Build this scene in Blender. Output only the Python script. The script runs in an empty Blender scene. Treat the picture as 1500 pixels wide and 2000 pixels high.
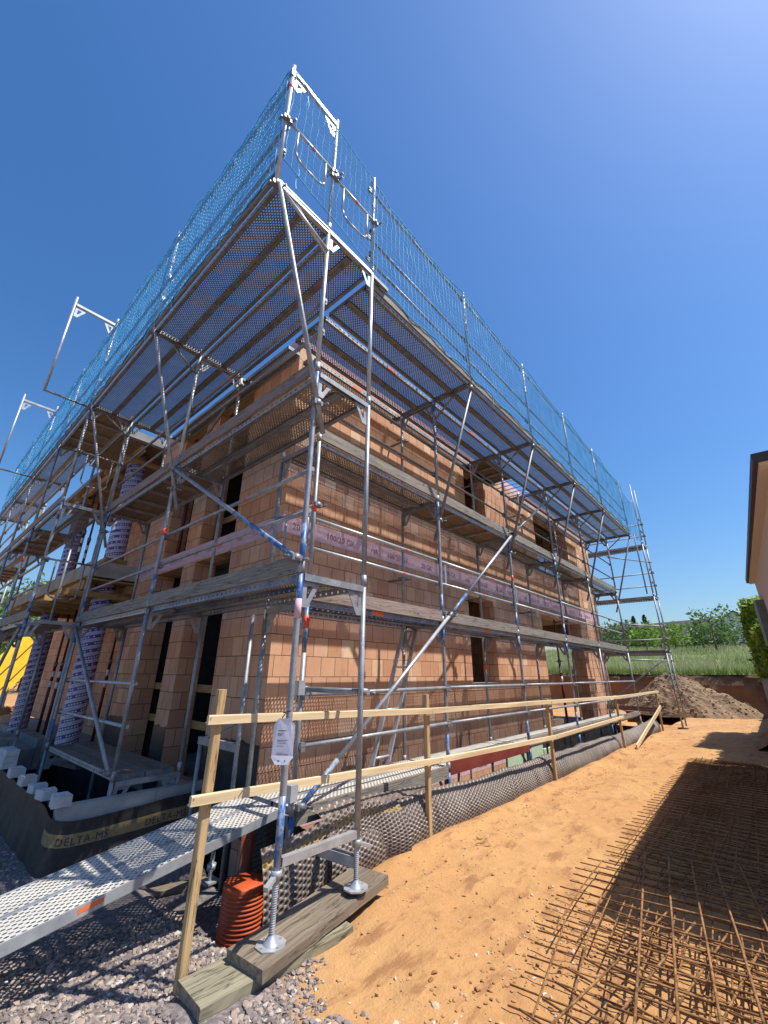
import bpy, math, random
from mathutils import Vector, Matrix, noise
R=math.radians
random.seed(7)
C=bpy.context.scene.collection
scene=bpy.context.scene
PI=math.pi

# ------------------------------------------------------------------ materials
def newmat(name):
    m=bpy.data.materials.new(name); m.use_nodes=True
    nt=m.node_tree; nt.nodes.clear()
    out=nt.nodes.new('ShaderNodeOutputMaterial')
    b=nt.nodes.new('ShaderNodeBsdfPrincipled')
    nt.links.new(b.outputs[0],out.inputs[0])
    return m,nt,b,out
def N(nt,t,**kw):
    n=nt.nodes.new(t)
    for k,v in kw.items():
        if k.startswith('i_'):
            key=k[2:]
            key=int(key) if key.isdigit() else key.replace('_',' ')
            n.inputs[key].default_value=v
        else: setattr(n,k,v)
    return n
def L(nt,a,b): nt.links.new(a,b)
def math_(nt,op,a,b=None,c=None):
    n=nt.nodes.new('ShaderNodeMath'); n.operation=op
    for i,v in enumerate((a,b,c)):
        if v is None: continue
        if isinstance(v,(int,float)): n.inputs[i].default_value=v
        else: L(nt,v,n.inputs[i])
    return n.outputs[0]
def ramp(nt,fac,stops):
    r=nt.nodes.new('ShaderNodeValToRGB')
    el=r.color_ramp.elements
    while len(el)<len(stops): el.new(.5)
    for e,(p,c) in zip(el,stops):
        e.position=p; e.color=(c[0],c[1],c[2],1)
    L(nt,fac,r.inputs[0]); return r.outputs[0]
def mix(nt,f,a,b):
    n=nt.nodes.new('ShaderNodeMix'); n.data_type='RGBA'
    if isinstance(f,(int,float)): n.inputs[0].default_value=f
    else: L(nt,f,n.inputs[0])
    for i,v in ((6,a),(7,b)):
        if isinstance(v,tuple): n.inputs[i].default_value=(v[0],v[1],v[2],1)
        else: L(nt,v,n.inputs[i])
    return n.outputs[2]
def coords(nt,kind='Object',scale=(1,1,1)):
    t=nt.nodes.new('ShaderNodeTexCoord'); mp=nt.nodes.new('ShaderNodeMapping')
    mp.inputs['Scale'].default_value=scale
    L(nt,t.outputs[kind],mp.inputs[0]); return mp.outputs[0]
def noise_(nt,vec,scale,detail=4,rough=.55):
    n=N(nt,'ShaderNodeTexNoise'); n.inputs['Scale'].default_value=scale
    n.inputs['Detail'].default_value=detail; n.inputs['Roughness'].default_value=rough
    L(nt,vec,n.inputs['Vector']); return n.outputs['Fac']
def bump(nt,b,h,strength=.3,dist=.01):
    n=N(nt,'ShaderNodeBump'); n.inputs['Strength'].default_value=strength; n.inputs['Distance'].default_value=dist
    L(nt,h,n.inputs['Height']); L(nt,n.outputs[0],b.inputs['Normal'])
def simple(name,c1,c2,scale=8,rough=.7,metal=0,bs=.15,bd=.005,sc=(1,1,1),lo=.35,hi=.65,detail=5):
    m,nt,b,o=newmat(name)
    v=coords(nt,'Object',sc)
    n=noise_(nt,v,scale,detail)
    L(nt,ramp(nt,n,[(lo,c1),(hi,c2)]),b.inputs['Base Color'])
    b.inputs['Roughness'].default_value=rough; b.inputs['Metallic'].default_value=metal
    if bs: bump(nt,b,n,bs,bd)
    return m
M={}
def galv(name,c1,c2,rough=.5,metal=.35):
    m,nt,b,o=newmat(name)
    v=coords(nt,'Object')
    n=noise_(nt,v,9,5); n2=noise_(nt,v,38,3)
    col=ramp(nt,n,[(.3,c1),(.7,c2)])
    sp=ramp(nt,n2,[(.62,(0,0,0)),(.72,(1,1,1))])
    col=mix(nt,math_(nt,'MULTIPLY',sp,.45),col,(.62,.61,.57))
    L(nt,col,b.inputs['Base Color'])
    b.inputs['Roughness'].default_value=rough; b.inputs['Metallic'].default_value=metal
    bump(nt,b,n2,.12,.002)
    return m
M['galv']=galv('galvanised_steel',(.20,.215,.235),(.36,.37,.385))
M['galv_light']=galv('bright_galvanised_steel',(.33,.345,.365),(.50,.515,.53),.42,.45)
M['galv_dark']=galv('dull_steel',(.13,.135,.145),(.25,.25,.255))
def bluepaint():
    m,nt,b,o=newmat('worn_blue_paint')
    v=coords(nt,'Object'); n=noise_(nt,v,14,6,.65)
    L(nt,ramp(nt,n,[(.36,(.03,.10,.28)),(.48,(.04,.13,.33)),(.56,(.26,.29,.33))]),b.inputs['Base Color'])
    b.inputs['Roughness'].default_value=.42
    return m
M['blue']=bluepaint()
M['red']=simple('red_orange_paint',(.72,.06,.03),(.80,.10,.04),20,.5)
M['orange']=simple('orange_paint',(.75,.12,.03),(.82,.18,.05),20,.5)
# perforated steel deck (uv in metres: u along, v across)
def perforated(name,c1,c2,pu,pv,a,bb,rough=.6,stagger=True,metal=.2,onerow=False):
    m,nt,b,o=newmat(name)
    t=nt.nodes.new('ShaderNodeUVMap'); s=nt.nodes.new('ShaderNodeSeparateXYZ'); L(nt,t.outputs[0],s.inputs[0])
    u=math_(nt,'DIVIDE',s.outputs[0],pu); v=math_(nt,'DIVIDE',s.outputs[1],pv)
    if stagger:
        row=math_(nt,'FLOOR',v); odd=math_(nt,'MODULO',math_(nt,'ABSOLUTE',row),2.0)
        u=math_(nt,'ADD',u,math_(nt,'MULTIPLY',odd,.5))
    fu=math_(nt,'SUBTRACT',math_(nt,'FRACT',u),.5); fv=math_(nt,'SUBTRACT',math_(nt,'FRACT',v),.5)
    d=math_(nt,'ADD',math_(nt,'POWER',math_(nt,'DIVIDE',math_(nt,'ABSOLUTE',fu),a),2.0),math_(nt,'POWER',math_(nt,'DIVIDE',math_(nt,'ABSOLUTE',fv),bb),2.0))
    hole=math_(nt,'LESS_THAN',d,1.0)
    oc=coords(nt,'Object'); n=noise_(nt,oc,5,6,.6); n2=noise_(nt,oc,30,4)
    col=ramp(nt,n,[(.3,c1),(.68,c2)])
    col=mix(nt,ramp(nt,n2,[(.6,(0,0,0)),(.7,(.5,.5,.5))]),col,(.5,.48,.43))
    L(nt,col,b.inputs['Base Color']); b.inputs['Roughness'].default_value=rough; b.inputs['Metallic'].default_value=metal
    tr=nt.nodes.new('ShaderNodeBsdfTransparent'); mx=nt.nodes.new('ShaderNodeMixShader')
    L(nt,hole,mx.inputs[0]); L(nt,b.outputs[0],mx.inputs[1]); L(nt,tr.outputs[0],mx.inputs[2]); L(nt,mx.outputs[0],o.inputs[0])
    return m
M['deck']=perforated('perforated_steel',(.15,.125,.095),(.29,.25,.195),.046,.0205,.28,.33)
M['deck_ramp']=perforated('cement_dusted_perforated_steel',(.50,.48,.43),(.66,.63,.56),.05,.026,.27,.33)
M['deck_side']=perforated('punched_steel_channel',(.24,.25,.27),(.42,.43,.44),.085,.07,.16,.20,.5,False)
M['deck_side_blue']=perforated('punched_blue_channel',(.06,.12,.25),(.25,.28,.33),.085,.07,.16,.20,.5,False)
def wood(name,c1,c2,c3,axis_scale=(1,1,1),rough=.8,strength=.35,cracks=True):
    m,nt,b,o=newmat(name)
    v=coords(nt,'UV',axis_scale)
    n=noise_(nt,v,3.0,6,.65)
    v2=coords(nt,'UV',(axis_scale[0]*.35,axis_scale[1]*.35,1)); n2=noise_(nt,v2,2.2,3)
    col=ramp(nt,n,[(.28,c1),(.5,c2),(.72,c3)])
    col=mix(nt,ramp(nt,n2,[(.45,(0,0,0)),(.7,(.6,.6,.6))]),col,tuple(x*.62 for x in c2))
    vk=N(nt,'ShaderNodeTexVoronoi'); vk.inputs['Scale'].default_value=1.0
    L(nt,coords(nt,'UV',(2.6,9,1)),vk.inputs['Vector'])
    col=mix(nt,ramp(nt,vk.outputs['Distance'],[(.05,(.8,.8,.8)),(.13,(0,0,0))]),col,tuple(x*.38 for x in c2))
    n5=noise_(nt,coords(nt,'UV',(.55,7,1)),1.3,5,.6)
    crack=ramp(nt,math_(nt,'ABSOLUTE',math_(nt,'SUBTRACT',n5,.52)),[(.0,(.9,.9,.9)),(.014,(0,0,0))])
    if cracks: col=mix(nt,crack,col,tuple(x*.25 for x in c1))
    L(nt,col,b.inputs['Base Color']); b.inputs['Roughness'].default_value=rough
    bump(nt,b,n,strength,.004)
    return m
M['wood_grey']=wood('weathered_board',(.10,.085,.068),(.23,.20,.165),(.36,.33,.28),(1.2,28,1))
M['wood_grey2']=wood('weathered_red_stained_board',(.13,.08,.065),(.27,.20,.165),(.38,.32,.27),(1.2,28,1))
M['wood_pine']=wood('fresh_pine',(.50,.36,.19),(.64,.49,.29),(.72,.58,.37),(.5,20,1),.7,.15,False)
M['wood_post']=wood('tan_sawn_post',(.36,.23,.10),(.48,.32,.15),(.56,.40,.21),(.5,14,1),.75,.2)
M['wood_plank']=wood('old_scaffold_plank',(.085,.065,.048),(.19,.145,.10),(.30,.245,.18),(.22,9,1),.85,.6)
M['wood_plank_pale']=wood('pale_weathered_plank',(.14,.12,.075),(.25,.22,.145),(.34,.31,.22),(.2,7,1),.85,.4)
M['wood_form']=wood('formwork_timber',(.30,.17,.06),(.46,.28,.11),(.56,.36,.16),(1,14,1))
M['ply']=wood('brown_plywood',(.13,.08,.045),(.21,.14,.08),(.27,.19,.11),(1,6,1),.7,.1,False)
M['plank_cut']=simple('board_end_grain',(.16,.13,.10),(.34,.28,.2),40,.9)

def brick(name,grooves):
    m,nt,b,o=newmat(name)
    t=nt.nodes.new('ShaderNodeUVMap'); uv=t.outputs[0]
    br=N(nt,'ShaderNodeTexBrick'); br.offset=.43; br.squash=1
    br.inputs['Scale'].default_value=1.0; br.inputs['Brick Width'].default_value=.252; br.inputs['Row Height'].default_value=.25
    br.inputs['Mortar Size'].default_value=.0042; br.inputs['Mortar Smooth'].default_value=.1; br.inputs['Bias'].default_value=0
    br.inputs['Color1'].default_value=(0,0,0,1); br.inputs['Color2'].default_value=(1,1,1,1); br.inputs['Mortar'].default_value=(.5,.5,.5,1)
    L(nt,uv,br.inputs['Vector'])
    bw=N(nt,'ShaderNodeRGBToBW'); L(nt,br.outputs['Color'],bw.inputs[0])
    tone=ramp(nt,bw.outputs[0],[(0,(.52,.255,.145)),(.25,(.60,.32,.185)),(.6,(.645,.36,.21)),(.9,(.67,.39,.24)),(.96,(.68,.45,.29)),(1,(.69,.49,.33))])
    n=noise_(nt,uv,1.4,5,.6); n2=noise_(nt,uv,9,5,.6)
    col=mix(nt,ramp(nt,n,[(.42,(0,0,0)),(.75,(.55,.55,.55))]),tone,(.44,.19,.11))
    col=mix(nt,ramp(nt,n2,[(.60,(0,0,0)),(.80,(.38,.38,.38))]),col,(.60,.46,.36))
    # mortar smears and stains running down
    mp=N(nt,'ShaderNodeMapping'); mp.inputs['Scale'].default_value=(2.2,.55,1); L(nt,uv,mp.inputs[0])
    n3=noise_(nt,mp.outputs[0],2.1,6,.7)
    col=mix(nt,ramp(nt,n3,[(.60,(0,0,0)),(.70,(.55,.55,.55))]),col,(.47,.40,.34))
    mp2=N(nt,'ShaderNodeMapping'); mp2.inputs['Scale'].default_value=(5.5,.9,1); L(nt,uv,mp2.inputs[0])
    n6=noise_(nt,mp2.outputs[0],1.7,5,.65)
    col=mix(nt,ramp(nt,n6,[(.57,(0,0,0)),(.68,(.5,.5,.5))]),col,(.36,.15,.075))
    s=nt.nodes.new('ShaderNodeSeparateXYZ'); L(nt,uv,s.inputs[0])
    if grooves:
        w=math_(nt,'ABSOLUTE',math_(nt,'SUBTRACT',math_(nt,'FRACT',math_(nt,'DIVIDE',s.outputs[0],.0215)),.5))
        g=math_(nt,'LESS_THAN',w,.11)
        smooth=math_(nt,'GREATER_THAN',bw.outputs[0],.93)
        g=math_(nt,'MULTIPLY',g,math_(nt,'SUBTRACT',1.0,smooth))
    mort=ramp(nt,noise_(nt,uv,3,2),[(.60,(.16,.085,.055)),(.74,(.40,.32,.26))])
    col=mix(nt,br.outputs['Fac'],col,mort)
    L(nt,col,b.inputs['Base Color']); b.inputs['Roughness'].default_value=.9
    h=math_(nt,'SUBTRACT',math_(nt,'MULTIPLY',n2,.35),math_(nt,'MULTIPLY',br.outputs['Fac'],1.0))
    if grooves: h=math_(nt,'SUBTRACT',h,math_(nt,'MULTIPLY',g,.9))
    bump(nt,b,h,1.0,.010)
    return m
M['brick']=brick('grooved_clay_block',True)
M['brick_plain']=brick('plain_clay_block',False)
M['dark_room_shade']=simple('shade_darkened_interior_wall',(.035,.034,.036),(.065,.062,.062),4,.9)  # near-black base colour paints the dim room shade onto the partitions
M['bitumen']=simple('black_bitumen_coating',(.012,.013,.016),(.035,.036,.042),6,.45,0,.3)
M['foam_pink']=simple('pink_foam_board',(.58,.36,.42),(.66,.44,.49),12,.8)
M['foam_green']=simple('pale_green_foam_board',(.42,.55,.38),(.50,.62,.45),10,.8)
M['ink']=simple('dark_print_ink',(.05,.03,.05),(.08,.05,.08),20,.8,bs=0)
M['ink_purple']=simple('grey_purple_print',(.24,.11,.17),(.30,.14,.2),20,.8,bs=0)
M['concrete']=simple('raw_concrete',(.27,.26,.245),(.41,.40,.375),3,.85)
M['concrete_dark']=simple('shaded_slab_concrete',(.20,.19,.18),(.32,.30,.28),3,.85)  # darker copy of the raw concrete, shade put into its colour
M['white_block']=simple('white_aerated_block',(.42,.42,.43),(.58,.58,.58),9,.9,0,.4)
M['render']=simple('beige_render',(.60,.53,.47),(.67,.60,.54),60,.95,0,.3,.003)
M['render_blue']=simple('pale_blue_render',(.55,.62,.68),(.6,.66,.72),30,.95)
M['render_white']=simple('white_render',(.7,.68,.64),(.76,.74,.7),30,.95)
M['fascia']=simple('dark_brown_fascia',(.035,.022,.02),(.05,.034,.03),10,.5)
M['roof_tile']=simple('dark_roof_tiles',(.05,.042,.042),(.10,.085,.08),2,.8)
M['shutter']=simple('grey_green_sheet',(.12,.15,.14),(.18,.21,.20),8,.6)
M['maroon']=simple('maroon_prop_paint',(.11,.018,.014),(.17,.03,.022),10,.5,.1)
M['prop_label']=simple('white_label',(.72,.74,.76),(.8,.8,.82),30,.6,bs=0)
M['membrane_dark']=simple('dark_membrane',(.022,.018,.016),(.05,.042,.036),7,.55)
M['yellow_print']=simple('tan_printed_edge',(.25,.17,.07),(.36,.25,.11),12,.7)
M['pipe_orange']=simple('orange_corrugated_plastic',(.42,.065,.02),(.50,.095,.028),5,.45,0,.05)
M['pipe_brown']=simple('brown_orange_plastic',(.22,.05,.02),(.28,.07,.028),5,.5,0,.05)
M['net']=simple('blue_net_cord',(.04,.32,.68),(.12,.50,.85),4,.6,bs=0)
M['paper']=simple('white_laminated_paper',(.68,.67,.76),(.74,.73,.80),6,.35,bs=0)
M['black_plastic']=simple('black_plastic',(.015,.015,.016),(.03,.03,.03),8,.5)
M['grey_plastic']=simple('grey_plastic',(.26,.27,.28),(.34,.35,.36),8,.5)
M['yellow']=simple('yellow_paint',(.78,.46,.02),(.84,.54,.03),6,.5)
M['dark_red_board']=simple('dark_red_board',(.16,.025,.018),(.21,.04,.028),6,.5)
M['rebar']=simple('rusty_steel',(.12,.05,.018),(.35,.175,.06),22,.85,.1,.3,.002)
M['bark']=simple('tree_bark',(.09,.065,.045),(.17,.13,.09),12,.9)
M['car_white']=simple('white_car_paint',(.7,.7,.7),(.74,.74,.74),2,.25,bs=0)
M['glass']=simple('dark_glass',(.02,.025,.03),(.03,.035,.04),2,.08,bs=0)
M['tyre']=simple('black_rubber',(.02,.02,.02),(.03,.03,.03),9,.8)
def leafmat(name,c1,c2,trans=.35):
    m,nt,b,o=newmat(name)
    at=N(nt,'ShaderNodeAttribute'); at.attribute_name='rnd'
    L(nt,ramp(nt,at.outputs['Fac'],[(0,c1),(1,c2)]),b.inputs['Base Color']); b.inputs['Roughness'].default_value=.55
    tl=nt.nodes.new('ShaderNodeBsdfTranslucent'); L(nt,ramp(nt,at.outputs['Fac'],[(0,tuple(x*1.3 for x in c1)),(1,tuple(x*1.4 for x in c2))]),tl.inputs[0])
    mx=nt.nodes.new('ShaderNodeMixShader'); mx.inputs[0].default_value=trans
    L(nt,b.outputs[0],mx.inputs[1]); L(nt,tl.outputs[0],mx.inputs[2]); L(nt,mx.outputs[0],o.inputs[0])
    return m
M['leaf_mid']=leafmat('mid_green_leaves',(.05,.10,.028),(.13,.22,.05))
M['leaf_dark']=leafmat('dark_green_leaves',(.018,.045,.02),(.05,.10,.035))
M['leaf_bright']=leafmat('bright_green_leaves',(.10,.19,.02),(.24,.37,.04))
M['leaf_hedge']=leafmat('hedge_leaves',(.07,.13,.013),(.30,.44,.035),.32)
def grassmat():
    m,nt,b,o=newmat('tall_meadow_grass')
    at=N(nt,'ShaderNodeAttribute'); at.attribute_name='rnd'
    t=nt.nodes.new('ShaderNodeUVMap'); s=nt.nodes.new('ShaderNodeSeparateXYZ'); L(nt,t.outputs[0],s.inputs[0])
    low=ramp(nt,at.outputs['Fac'],[(0,(.15,.25,.05)),(1,(.30,.38,.11))])
    tip=ramp(nt,at.outputs['Fac'],[(0,(.26,.32,.10)),(.5,(.52,.46,.30)),(1,(.60,.52,.42))])
    f=ramp(nt,s.outputs[1],[(.45,(0,0,0)),(.9,(1,1,1))])
    cc=mix(nt,f,low,tip); L(nt,cc,b.inputs['Base Color']); b.inputs['Roughness'].default_value=.8
    tl=nt.nodes.new('ShaderNodeBsdfTranslucent'); L(nt,cc,tl.inputs[0]); mx=nt.nodes.new('ShaderNodeMixShader'); mx.inputs[0].default_value=.45
    L(nt,b.outputs[0],mx.inputs[1]); L(nt,tl.outputs[0],mx.inputs[2]); L(nt,mx.outputs[0],o.inputs[0])
    return m
M['grass']=grassmat()
M['meadow']=simple('meadow_soil_and_turf',(.16,.20,.06),(.32,.31,.15),.8,.95,0,.3,.05)
def groundmat():
    m,nt,b,o=newmat('orange_sand')
    v=coords(nt,'Object')
    n=noise_(nt,v,.55,6,.6); n2=noise_(nt,v,4.5,8,.62); n3=noise_(nt,v,60,4,.6)
    v4=coords(nt,'Object',(3.2,1.0,1)); n4=noise_(nt,v4,1.6,7,.65)
    sand=ramp(nt,n,[(.3,(.41,.205,.075)),(.55,(.46,.25,.095)),(.75,(.49,.295,.125))])
    sand=mix(nt,ramp(nt,n2,[(.53,(0,0,0)),(.70,(.7,.7,.7))]),sand,(.29,.135,.05))
    sand=mix(nt,ramp(nt,n4,[(.55,(0,0,0)),(.63,(.85,.85,.85))]),sand,(.27,.12,.045))
    sand=mix(nt,ramp(nt,n3,[(.62,(0,0,0)),(.75,(.5,.5,.5))]),sand,(.52,.38,.24))
    n7=noise_(nt,coords(nt,'Object',(1,.45,1)),1.1,4,.5)
    sand=mix(nt,ramp(nt,n7,[(.52,(0,0,0)),(.66,(.55,.55,.55))]),sand,(.36,.175,.062))
    grav=ramp(nt,noise_(nt,v,28,6,.7),[(.3,(.07,.06,.058)),(.5,(.16,.135,.13)),(.72,(.30,.26,.235))])
    at=N(nt,'ShaderNodeAttribute'); at.attribute_name='gravel'
    col=mix(nt,at.outputs['Fac'],sand,grav)
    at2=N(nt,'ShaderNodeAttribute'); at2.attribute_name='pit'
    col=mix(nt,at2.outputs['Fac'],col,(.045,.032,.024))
    L(nt,col,b.inputs['Base Color']); b.inputs['Roughness'].default_value=.95
    h=math_(nt,'ADD',math_(nt,'ADD',math_(nt,'MULTIPLY',n2,1.0),math_(nt,'MULTIPLY',n4,.8)),math_(nt,'MULTIPLY',n3,.3))
    bump(nt,b,h,.75,.035)
    return m
M['ground']=groundmat()
M['soil']=simple('dark_brown_soil',(.14,.075,.035),(.30,.18,.09),5,.95,0,.8,.06,detail=8)
def pilemat():
    m,nt,b,o=newmat('grey_brown_topsoil')
    v=coords(nt,'Object'); n=noise_(nt,v,6,8,.65); n2=noise_(nt,v,1.1,3)
    col=ramp(nt,n,[(.3,(.14,.088,.05)),(.55,(.25,.165,.095)),(.75,(.35,.25,.155))])
    col=mix(nt,ramp(nt,n2,[(.5,(0,0,0)),(.7,(.5,.5,.5))]),col,(.34,.23,.14))
    L(nt,col,b.inputs['Base Color']); b.inputs['Roughness'].default_value=.95
    bump(nt,b,n,.9,.06); return m
M['pile']=pilemat()
def bankmat():
    m,nt,b,o=newmat('cut_earth_bank')
    t=nt.nodes.new('ShaderNodeTexCoord'); s=nt.nodes.new('ShaderNodeSeparateXYZ'); L(nt,t.outputs['Object'],s.inputs[0])
    v=coords(nt,'Object'); n=noise_(nt,v,2.5,8,.65)
    z=math_(nt,'ADD',s.outputs[2],math_(nt,'MULTIPLY',math_(nt,'SUBTRACT',n,.5),.5))
    zz=math_(nt,'DIVIDE',z,1.7)
    L(nt,ramp(nt,zz,[(.0,(.30,.16,.075)),(.3,(.24,.12,.055)),(.55,(.28,.13,.055)),(.75,(.20,.105,.05)),(.9,(.12,.075,.04)),(1.0,(.08,.06,.035))]),b.inputs['Base Color'])
    b.inputs['Roughness'].default_value=.95; bump(nt,b,n,.9,.08); return m
M['bank']=bankmat()
def stonemat():
    m,nt,b,o=newmat('crushed_stone')
    at=N(nt,'ShaderNodeAttribute'); at.attribute_name='rnd'
    v=coords(nt,'Object'); n=noise_(nt,v,45,4)
    c=ramp(nt,at.outputs['Fac'],[(0,(.12,.10,.098)),(.3,(.22,.185,.172)),(.55,(.30,.245,.21)),(.75,(.38,.28,.205)),(.9,(.42,.36,.30)),(1,(.62,.58,.53))])
    c=mix(nt,math_(nt,'MULTIPLY',n,.5),c,(.16,.12,.11))
    L(nt,c,b.inputs['Base Color']); b.inputs['Roughness'].default_value=.85; bump(nt,b,n,.4,.004); return m
M['stone']=stonemat()
def clodmat():
    m,nt,b,o=newmat('sandy_clod')
    at=N(nt,'ShaderNodeAttribute'); at.attribute_name='rnd'
    L(nt,ramp(nt,at.outputs['Fac'],[(0,(.24,.11,.04)),(.55,(.39,.20,.08)),(.85,(.46,.28,.14)),(1,(.5,.47,.42))]),b.inputs['Base Color'])
    b.inputs['Roughness'].default_value=.95; return m
M['clod']=clodmat()
def membranemat():
    m,nt,b,o=newmat('brown_dimpled_membrane')
    v=coords(nt,'Object'); n=noise_(nt,v,3,5)
    L(nt,ramp(nt,n,[(.3,(.12,.095,.08)),(.7,(.20,.16,.135))]),b.inputs['Base Color'])
    b.inputs['Roughness'].default_value=.42; return m
M['membrane']=membranemat()
def tubemat():
    m,nt,b,o=newmat('printed_cardboard_tube')
    t=nt.nodes.new('ShaderNodeUVMap'); s=nt.nodes.new('ShaderNodeSeparateXYZ'); L(nt,t.outputs[0],s.inputs[0])
    ph=math_(nt,'FRACT',math_(nt,'SUBTRACT',math_(nt,'ADD',math_(nt,'DIVIDE',s.outputs[1],.135),200.0),math_(nt,'MULTIPLY',s.outputs[0],2.0)))
    band=math_(nt,'LESS_THAN',ph,.50)
    # printed blocks inside the dark band, small marks in the pale one
    k=math_(nt,'FRACT',math_(nt,'MULTIPLY',s.outputs[0],26.0))
    inb=math_(nt,'MULTIPLY',math_(nt,'MULTIPLY',math_(nt,'GREATER_THAN',ph,.12),math_(nt,'LESS_THAN',ph,.33)),math_(nt,'LESS_THAN',k,.62))
    w=N(nt,'ShaderNodeTexWhiteNoise'); w.noise_dimensions='2D'
    cv=N(nt,'ShaderNodeCombineXYZ'); L(nt,math_(nt,'FLOOR',math_(nt,'MULTIPLY',s.outputs[0],26.0)),cv.inputs[0]); L(nt,math_(nt,'FLOOR',math_(nt,'SUBTRACT',math_(nt,'DIVIDE',s.outputs[1],.135),math_(nt,'MULTIPLY',s.outputs[0],2.0))),cv.inputs[1]); L(nt,cv.outputs[0],w.inputs['Vector'])
    keep=math_(nt,'GREATER_THAN',w.outputs['Value'],.28)
    inb=math_(nt,'MULTIPLY',inb,keep)
    k2=math_(nt,'FRACT',math_(nt,'MULTIPLY',s.outputs[0],44.0))
    ins=math_(nt,'MULTIPLY',math_(nt,'MULTIPLY',math_(nt,'GREATER_THAN',ph,.66),math_(nt,'LESS_THAN',ph,.78)),math_(nt,'MULTIPLY',math_(nt,'LESS_THAN',k2,.55),math_(nt,'GREATER_THAN',w.outputs['Value'],.5)))
    n=noise_(nt,coords(nt,'Object'),4,4)
    white=ramp(nt,n,[(.3,(.46,.44,.49)),(.7,(.58,.56,.60))])
    col=mix(nt,band,white,(.10,.06,.27))
    col=mix(nt,inb,col,(.62,.6,.66)); col=mix(nt,ins,col,(.16,.14,.2))
    L(nt,col,b.inputs['Base Color']); b.inputs['Roughness'].default_value=.5
    return m
M['tube']=tubemat()

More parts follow.
